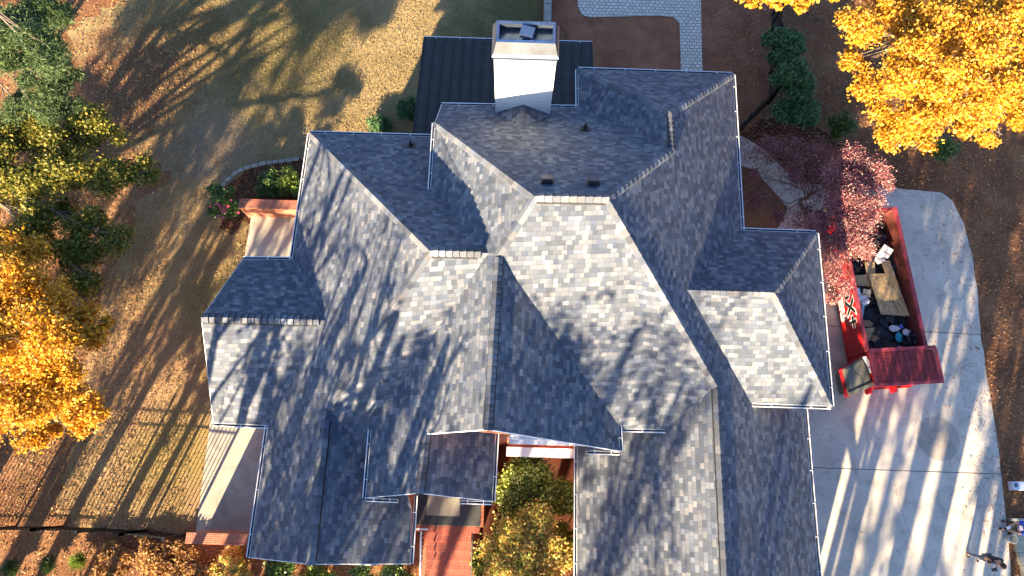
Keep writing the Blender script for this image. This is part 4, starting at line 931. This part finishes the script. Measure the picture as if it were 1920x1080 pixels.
o = tagm(m, 'strand_board', [M_OSB, M_BLK], 'large notched sheet of strand board on top of the dumpster load', 'board', 'strand boards in the dumpster')
# black pen scribble on the sheet
m = MB(); P = [W(1672 + k * 1.15 + random.uniform(-1.6, 1.6), 561 + k * 2.1, 1.255) for k in range(13)]
for a, b in zip(P, P[1:]): m.bar(a, b, .014, .003)
pm = m.build('pen_mark', M_BLK); pm.parent = o
tagm(slab([(1590, 517), (1625, 515), (1622, 492), (1640, 490), (1641, 512), (1630, 514), (1634, 537), (1592, 535)], 1.12), 'strand_board', M_OSB, 'smaller strand board sheet half under the red maple branches', 'board', 'strand boards in the dumpster')
tagm(slab([(1616, 616), (1640, 614), (1636, 628, .04), (1628, 642), (1618, 641), (1622, 630)], 1.08), 'strand_board', M_OSB, 'jagged broken strand board scrap by the left dumpster wall', 'board', 'strand boards in the dumpster')
M_CARD = simple('brown_cardboard', (.30, .17, .09), .85, 0, .2, 4); M_WBOX = simple('white_cardboard', (.72, .72, .74), .7, 0, .06, 3); M_BLUEG = simple('blue_grey_flashing', (.30, .36, .45), .5, .1, .1, 3)
tagm(slab([(1619, 601), (1630, 600), (1637, 606), (1634, 613), (1618, 612)], 1.06, .05), 'cardboard_piece', M_CARD, 'crumpled brown cardboard piece beside the grey strip', 'cardboard')
tagm(slab([(1643, 617), (1651, 622), (1650, 634), (1640, 642), (1632, 638), (1638, 625)], 1.03, .04), 'cardboard_piece', M_CARD, 'frayed brown piece right of the jagged board scrap', 'cardboard')
tagm(slab([(1617, 574), (1621, 574), (1616, 613), (1611, 612), (1613, 588)], 1.22, .03), 'flashing_strip', M_BLUEG, 'pale blue grey strip standing along the left dumpster wall', 'strip')
def carton(px, py, z, sx, sy, sz, rz, mm, lab, tilt=.0):
    m = MB(); Mx = Matrix.Translation(W(px, py, z)) @ Matrix.Rotation(rz, 4, 'Z') @ Matrix.Rotation(tilt, 4, 'X'); m.box((-sx / 2, -sy / 2, -sz / 2), (sx / 2, sy / 2, sz / 2), 0, Mx)
    m.box((-sx / 2 + .01, -.02, sz / 2 + .001), (sx / 2 - .01, .02, sz / 2 + .004), 1, Mx); m.box((-sx / 2, sy / 2 + .001, sz / 2 - .01), (sx / 2, sy / 2 + .12, sz / 2), 0, Mx)
    return tagm(m, 'carton', [mm, M_CARD], lab, 'box', 'cartons in the dumpster', bevel=.006)
carton(1659, 474, 1.25, .42, .30, .14, -.6, M_WBOX, 'white carton at the top end of the notched board', .15)
carton(1650, 487, 1.15, .30, .26, .16, .3, M_WBOX, 'small white carton tucked under the topmost carton', -.2)
carton(1605, 556, 1.2, .30, .42, .22, .25, M_WBOX, 'white carton against the left dumpster wall', .25)
carton(1623, 553, 1.22, .30, .2, .18, -.1, simple('tan_cardboard', (.50, .38, .26), .8, 0, .1), 'tan topped carton under the small board edge', .1)
carton(1619, 566, 1.25, .34, .26, .24, .5, M_WBOX, 'tilted white carton beside the grey strip', -.35)
def blob(px, py, z, sx, sy, sz, mm, name, lab, cat, seed):
    bm = bmesh.new(); bmesh.ops.create_icosphere(bm, subdivisions=3, radius=1); r_ = random.Random(seed); ph = [r_.uniform(0, 6) for _ in range(9)]
    for v in bm.verts:
        p = v.co; k = 1 + .16 * math.sin(5 * p.x + ph[0]) * math.sin(6 * p.y + ph[1]) + .1 * math.sin(11 * p.z + ph[2] + 7 * p.x) + r_.uniform(-.05, .05)
        v.co = Vector((p.x * sx * k, p.y * sy * k, max(p.z, -.5) * sz * k))
    me = bpy.data.meshes.new(name); bm.to_mesh(me); bm.free(); me.materials.append(mm); o = link(bpy.data.objects.new(name, me)); o.location = W(px, py, z); return tag(o, lab, cat)
M_BAG = simple('black_bin_bag', (.015, .016, .022), .25, 0, .3, 4); M_RAG = simple('white_rag', (.75, .74, .76), .8, 0, .1, 8)
blob(1677, 616, 1.08, .21, .13, .08, M_RAG, 'rag', 'oval white rag next to the teal scrap', 'rag', 1)
blob(1700, 623, 1.06, .16, .13, .07, M_RAG, 'rag', 'crumpled white paper right of the teal scrap', 'rag', 2)
blob(1685, 632, 1.08, .12, .20, .07, simple('teal_fabric', (.03, .42, .50), .8, 0, .2, 6), 'rag', 'teal scrap in the middle of the black waste', 'rag', 3)
blob(1690, 612, 1.09, .07, .09, .05, simple('blue_packet', (.12, .16, .6), .5), 'packet', 'small blue and white packet above the teal scrap', 'packet', 4)
blob(1714, 637, 1.1, .26, .36, .2, M_BAG, 'bin_bag', 'glossy black bin bag in the lower right dumpster corner', 'bag', 5)
blob(1686, 652, 1.05, .10, .07, .07, simple('pinkish_bottle', (.45, .33, .40), .4), 'bottle', 'small pinkish container near the mesh deck', 'bottle', 6)

# ================================================================== PEOPLE
M_SKIN = simple('skin', (.50, .26, .17), .5, 0, .06, 8); M_HAIR = simple('dark_brown_hair', (.03, .018, .012), .6, 0, .3, 20)
M_TEE = simple('black_cotton', (.014, .014, .016), .85, 0, .2, 12); M_JEAN = simple('grey_denim', (.10, .13, .18), .85, 0, .2, 14); M_BLUE = simple('royal_blue_cotton', (.02, .08, .48), .75, 0, .15, 9); M_DKP = simple('dark_trousers', (.02, .02, .025), .8)
def skin(name, J, E_, m_, parent, sub=2):
    """J: {joint: (x,y,z,radius)}, E_: edges; grown into one continuous surface"""
    ks = list(J); me = bpy.data.meshes.new(name); me.from_pydata([J[k][:3] for k in ks], [(ks.index(a), ks.index(b)) for a, b in E_], []); me.materials.append(m_)
    o = link(bpy.data.objects.new(name, me), parent); sk = o.modifiers.new('skin', 'SKIN'); sk.use_smooth_shade = True
    sv = me.skin_vertices[0].data if me.skin_vertices else None
    if sv is None:
        bpy.context.view_layer.objects.active = o; bpy.ops.mesh.customdata_skin_add(); sv = me.skin_vertices[0].data
    for i, k in enumerate(ks):
        r = J[k][3]; sv[i].radius = r if isinstance(r, tuple) else (r, r); sv[i].use_root = (i == 0)
    s = o.modifiers.new('sub', 'SUBSURF'); s.levels = sub; s.render_levels = sub
    return o
def hand(J, E_, side, wr, hd, nrm, curl):
    """palm and five bent fingers growing from the wrist along hd; nrm points out of the palm"""
    wr, hd, nrm = Vector(wr), Vector(hd).normalized(), Vector(nrm).normalized(); sd = hd.cross(nrm).normalized()
    p = wr + hd * .05; J[side + 'palm'] = (*p, .028); E_.append((side + 'wrist', side + 'palm'))
    for k, (o_, L) in enumerate(((-.032, .06), (-.011, .072), (.011, .068), (.031, .052))):
        a = wr + hd * .085 + sd * o_; b = a + hd * L * .5 + nrm * L * .2 * curl; c = b + hd * L * .28 + nrm * L * .45 * curl
        for n_, q, r in (('a', a, .011), ('b', b, .009), ('c', c, .007)): J['%sf%d%s' % (side, k, n_)] = (*q, r)
        E_ += [(side + 'palm', '%sf%da' % (side, k)), ('%sf%da' % (side, k), '%sf%db' % (side, k)), ('%sf%db' % (side, k), '%sf%dc' % (side, k))]
    s_ = -1 if side == 'L' else 1
    a = wr + hd * .045 - sd * .038 * s_ + nrm * .01; b = a + hd * .035 - sd * .012 * s_ + nrm * .02 * curl
    J[side + 't1'] = (*a, .012); J[side + 't2'] = (*b, .009); E_ += [(side + 'palm', side + 't1'), (side + 't1', side + 't2')]

def person(label, loc, heading, feet, hands, lean, shirt, trousers, hair, sleeve=.5, neckf=.1):
    """local frame: x right, y forward, z up; heading turns it. feet/hands: (left, right) local points"""
    root = empty('person', label, 'person', 'people by the driveway', loc); root.rotation_euler.z = heading
    hip, ch = Vector((0, 0, .95)), Vector((0, lean, 1.36)); nk = ch + Vector((0, .03, .13)); hdc = nk + Vector((0, neckf, .15))
    J = {'pelvis': (*hip, (.15, .11)), 'belly': (*(hip.lerp(ch, .5)), (.135, .10)), 'chest': (*ch, (.155, .11)), 'neck': (*nk, .055), 'jaw': (*(nk + Vector((0, neckf * .5, .06))), .06), 'head': (*hdc, (.078, .095)), 'crown': (*(hdc + Vector((0, -.01, .085))), .055)}
    E_ = [('pelvis', 'belly'), ('belly', 'chest'), ('chest', 'neck'), ('neck', 'jaw'), ('jaw', 'head'), ('head', 'crown')]
    J['nose'] = (*(hdc + Vector((0, .105, -.02))), .014); E_.append(('head', 'nose'))
    T = {}; TE = []; S = {'pelvis': (*(hip + Vector((0, 0, -.03))), (.172, .132)), 'belly': (*(hip.lerp(ch, .5)), (.155, .118)), 'chest': (*ch, (.172, .128)), 'collar': (*(nk - Vector((0, 0, .03))), .072)}; SE = [('pelvis', 'belly'), ('belly', 'chest'), ('chest', 'collar')]
    T = {'waist': (*(hip - Vector((0, 0, .04))), (.14, .105))}
    for s, sx in (('L', -1), ('R', 1)):
        i = 0 if sx < 0 else 1; ft = Vector(feet[i]); hj = Vector((sx * .09, 0, .88)); kn = hj.lerp(ft + Vector((0, 0, .09)), .5) + Vector((0, .05, 0)); an = ft + Vector((0, -.02, .09))
        for n_, p, r in (('hip', hj, .082), ('knee', kn, .056), ('ankle', an, .038), ('heel', ft + Vector((0, -.06, .04)), .034), ('toe', ft + Vector((0, .12, .03)), .032)): J[s + n_] = (*p, r)
        E_ += [('pelvis', s + 'hip'), (s + 'hip', s + 'knee'), (s + 'knee', s + 'ankle'), (s + 'ankle', s + 'heel'), (s + 'ankle', s + 'toe')]
        for n_, p, r in (('hip', hj, .098), ('knee', kn, .072), ('cuff', an + Vector((0, 0, .02)), .058)): T[s + n_] = (*p, r)
        TE += [('waist', s + 'hip'), (s + 'hip', s + 'knee'), (s + 'knee', s + 'cuff')]
        sh = ch + Vector((sx * .18, 0, .05)); wr = Vector(hands[i]); el = sh.lerp(wr, .5) + Vector((sx * .06, -.05, -.10))
        for n_, p, r in (('sh', sh, .055), ('elbow', el, .040), ('fore', el.lerp(wr, .4), .038), ('wrist', wr, .025)): J[s + n_] = (*p, r)
        E_ += [('chest', s + 'sh'), (s + 'sh', s + 'elbow'), (s + 'elbow', s + 'fore'), (s + 'fore', s + 'wrist')]
        hand(J, E_, s, wr, (wr - el), Vector((-sx, .1, .3)), 1.0)
        S[s + 'sh'] = (*sh, .072); S[s + 'slv'] = (*sh.lerp(el, .85), .066); SE += [('chest', s + 'sh'), (s + 'sh', s + 'slv')]
        sh_o = skin('shoe', {'a': (*(ft + Vector((0, -.08, .05))), .048), 'b': (*(ft + Vector((0, .03, .055))), .05), 'c': (*(ft + Vector((0, .15, .04))), .042)}, [('a', 'b'), ('b', 'c')], M_RUB, root)
        ear = MB(); q = hdc + Vector((sx * .082, 0, .0)); ear.tube([q - Vector((0, .0, .03)), q + Vector((sx * .01, 0, 0)), q + Vector((0, 0, .03))], [.01, .018, .012], 6); ear.build('ear', M_SKIN, root, smooth=True)
        ey = MB(); q = hdc + Vector((sx * .032, .088, .015)); ey.tube([q, q + Vector((0, .008, 0))], [.012, .006], 8); ey.build('eye', M_BLK, root)
    skin('body', J, E_, M_SKIN, root); skin('trousers', T, TE, trousers, root); so_ = skin('shirt', S, SE, shirt, root)
    mo = MB(); q = hdc + Vector((0, .085, -.055)); mo.bar(q - Vector((.025, 0, 0)), q + Vector((.025, 0, 0)), .01, .008); mo.build('mouth', simple('lips', (.35, .12, .1), .5), root)
    if hair:
        bm = bmesh.new(); bmesh.ops.create_icosphere(bm, subdivisions=3, radius=1)
        for v in bm.verts:
            p = v.co; k = 1 + .05 * math.sin(13 * p.x) * math.sin(11 * p.y + 2)
            v.co = Vector((p.x * .095 * k, p.y * .112 * k - .02, max(p.z, -.35 if p.y < .2 else .25) * .11 * k + .045))
        me = bpy.data.meshes.new('hair'); bm.to_mesh(me); bm.free(); me.materials.append(hair); me.polygons.foreach_set('use_smooth', [True] * len(me.polygons)); h = link(bpy.data.objects.new('hair', me), root); h.location = hdc
    return root, so_
def loc_pts(root_loc, heading, *P):
    Mi = (Matrix.Translation(root_loc) @ Matrix.Rotation(heading, 4, 'Z')).inverted(); return [Mi @ Vector(p) for p in P]
pl_, hd_ = Vector((17.66, -2.20, .04)), R(186)
ft = loc_pts(pl_, hd_, (17.86, -2.32, .04), (17.52, -2.18, .04)); hn = loc_pts(pl_, hd_, (17.82, -2.50, 1.17), (17.58, -2.50, 1.17))
person('person in a black T-shirt and grey jeans looking down at a hand controller', pl_, hd_, ft, hn, .07, M_TEE, M_JEAN, M_HAIR, neckf=.13)
m = MB(); Mx = Matrix.Translation((17.70, -2.60, 1.20)) @ Matrix.Rotation(R(6), 4, 'Z') @ Matrix.Rotation(-.5, 4, 'X'); m.box((-.09, -.05, -.02), (.09, .05, .02), 0, Mx); m.box((-.07, -.045, .021), (.07, .01, .028), 1, Mx)
for x in (-.06, .06): m.tube([Mx @ Vector((x, .03, .02)), Mx @ Vector((x, .03, .05))], .008, 6)
tagm(m, 'hand_controller', [M_BLK, simple('grey_screen', (.10, .11, .13), .2)], 'dark hand controller held by the person in black', 'controller', bevel=.006)
pl_, hd_ = Vector((19.02, -1.12, .02)), R(92)
ft = loc_pts(pl_, hd_, (19.02, -1.24, .02), (19.14, -.96, .02)); hn = loc_pts(pl_, hd_, (18.56, -1.26, 1.16), (18.54, -1.06, 1.18))
r_, so_ = person('person in a royal blue shirt at the right frame edge holding something white', pl_, hd_, ft, hn, .05, M_BLUE, M_DKP, M_HAIR)
m = MB(); m.box((-.09, .172, 1.18), (.08, .178, 1.36)); pt = m.build('shirt_print', M_RAG, r_)
m = MB(); Mx = Matrix.Translation((18.44, -1.14, 1.22)) @ Matrix.Rotation(.3, 4, 'Z'); m.box((-.08, -.045, -.01), (.08, .045, .012), 0, Mx); tagm(m, 'phone', M_WHP, 'white phone held by the person in blue', 'phone', bevel=.006)
# bucket and white cooler
m = MB(); c = W(1893, 1010, .15); m.tube([(c.x, c.y, .0), (c.x, c.y, .34)], [.13, .155], 20); m.tube([(c.x, c.y, .33), (c.x, c.y, .36)], .165, 20, 0); m.tube([(c.x, c.y, .361), (c.x, c.y, .363)], .14, 20, 1)
tagm(m, 'bucket', [simple('shaded_white_plastic', (.42, .42, .42), .5, 0, .2, 8), M_GREYP], 'white bucket on the mulch at the feet of the person in blue', 'bucket')  # white bucket toned down, its shade put into the grey
root = empty('cooler_box', 'white open cooler box on the mulch right of the driveway', 'box', loc=tuple(W(1901, 911)))
m = MB(); m.box((-.24, -.16, .0), (.02, .16, .30)); m.build('tub', M_LGREY, root, bevel=.02); m = MB(); m.box((.03, -.17, .16), (.27, .17, .22)); m.build('lid', M_WHP, root, bevel=.02)
m = MB(); m.box((-.20, -.05, .301), (-.06, .1, .304)); m.build('label_patch', M_JEAN, root)
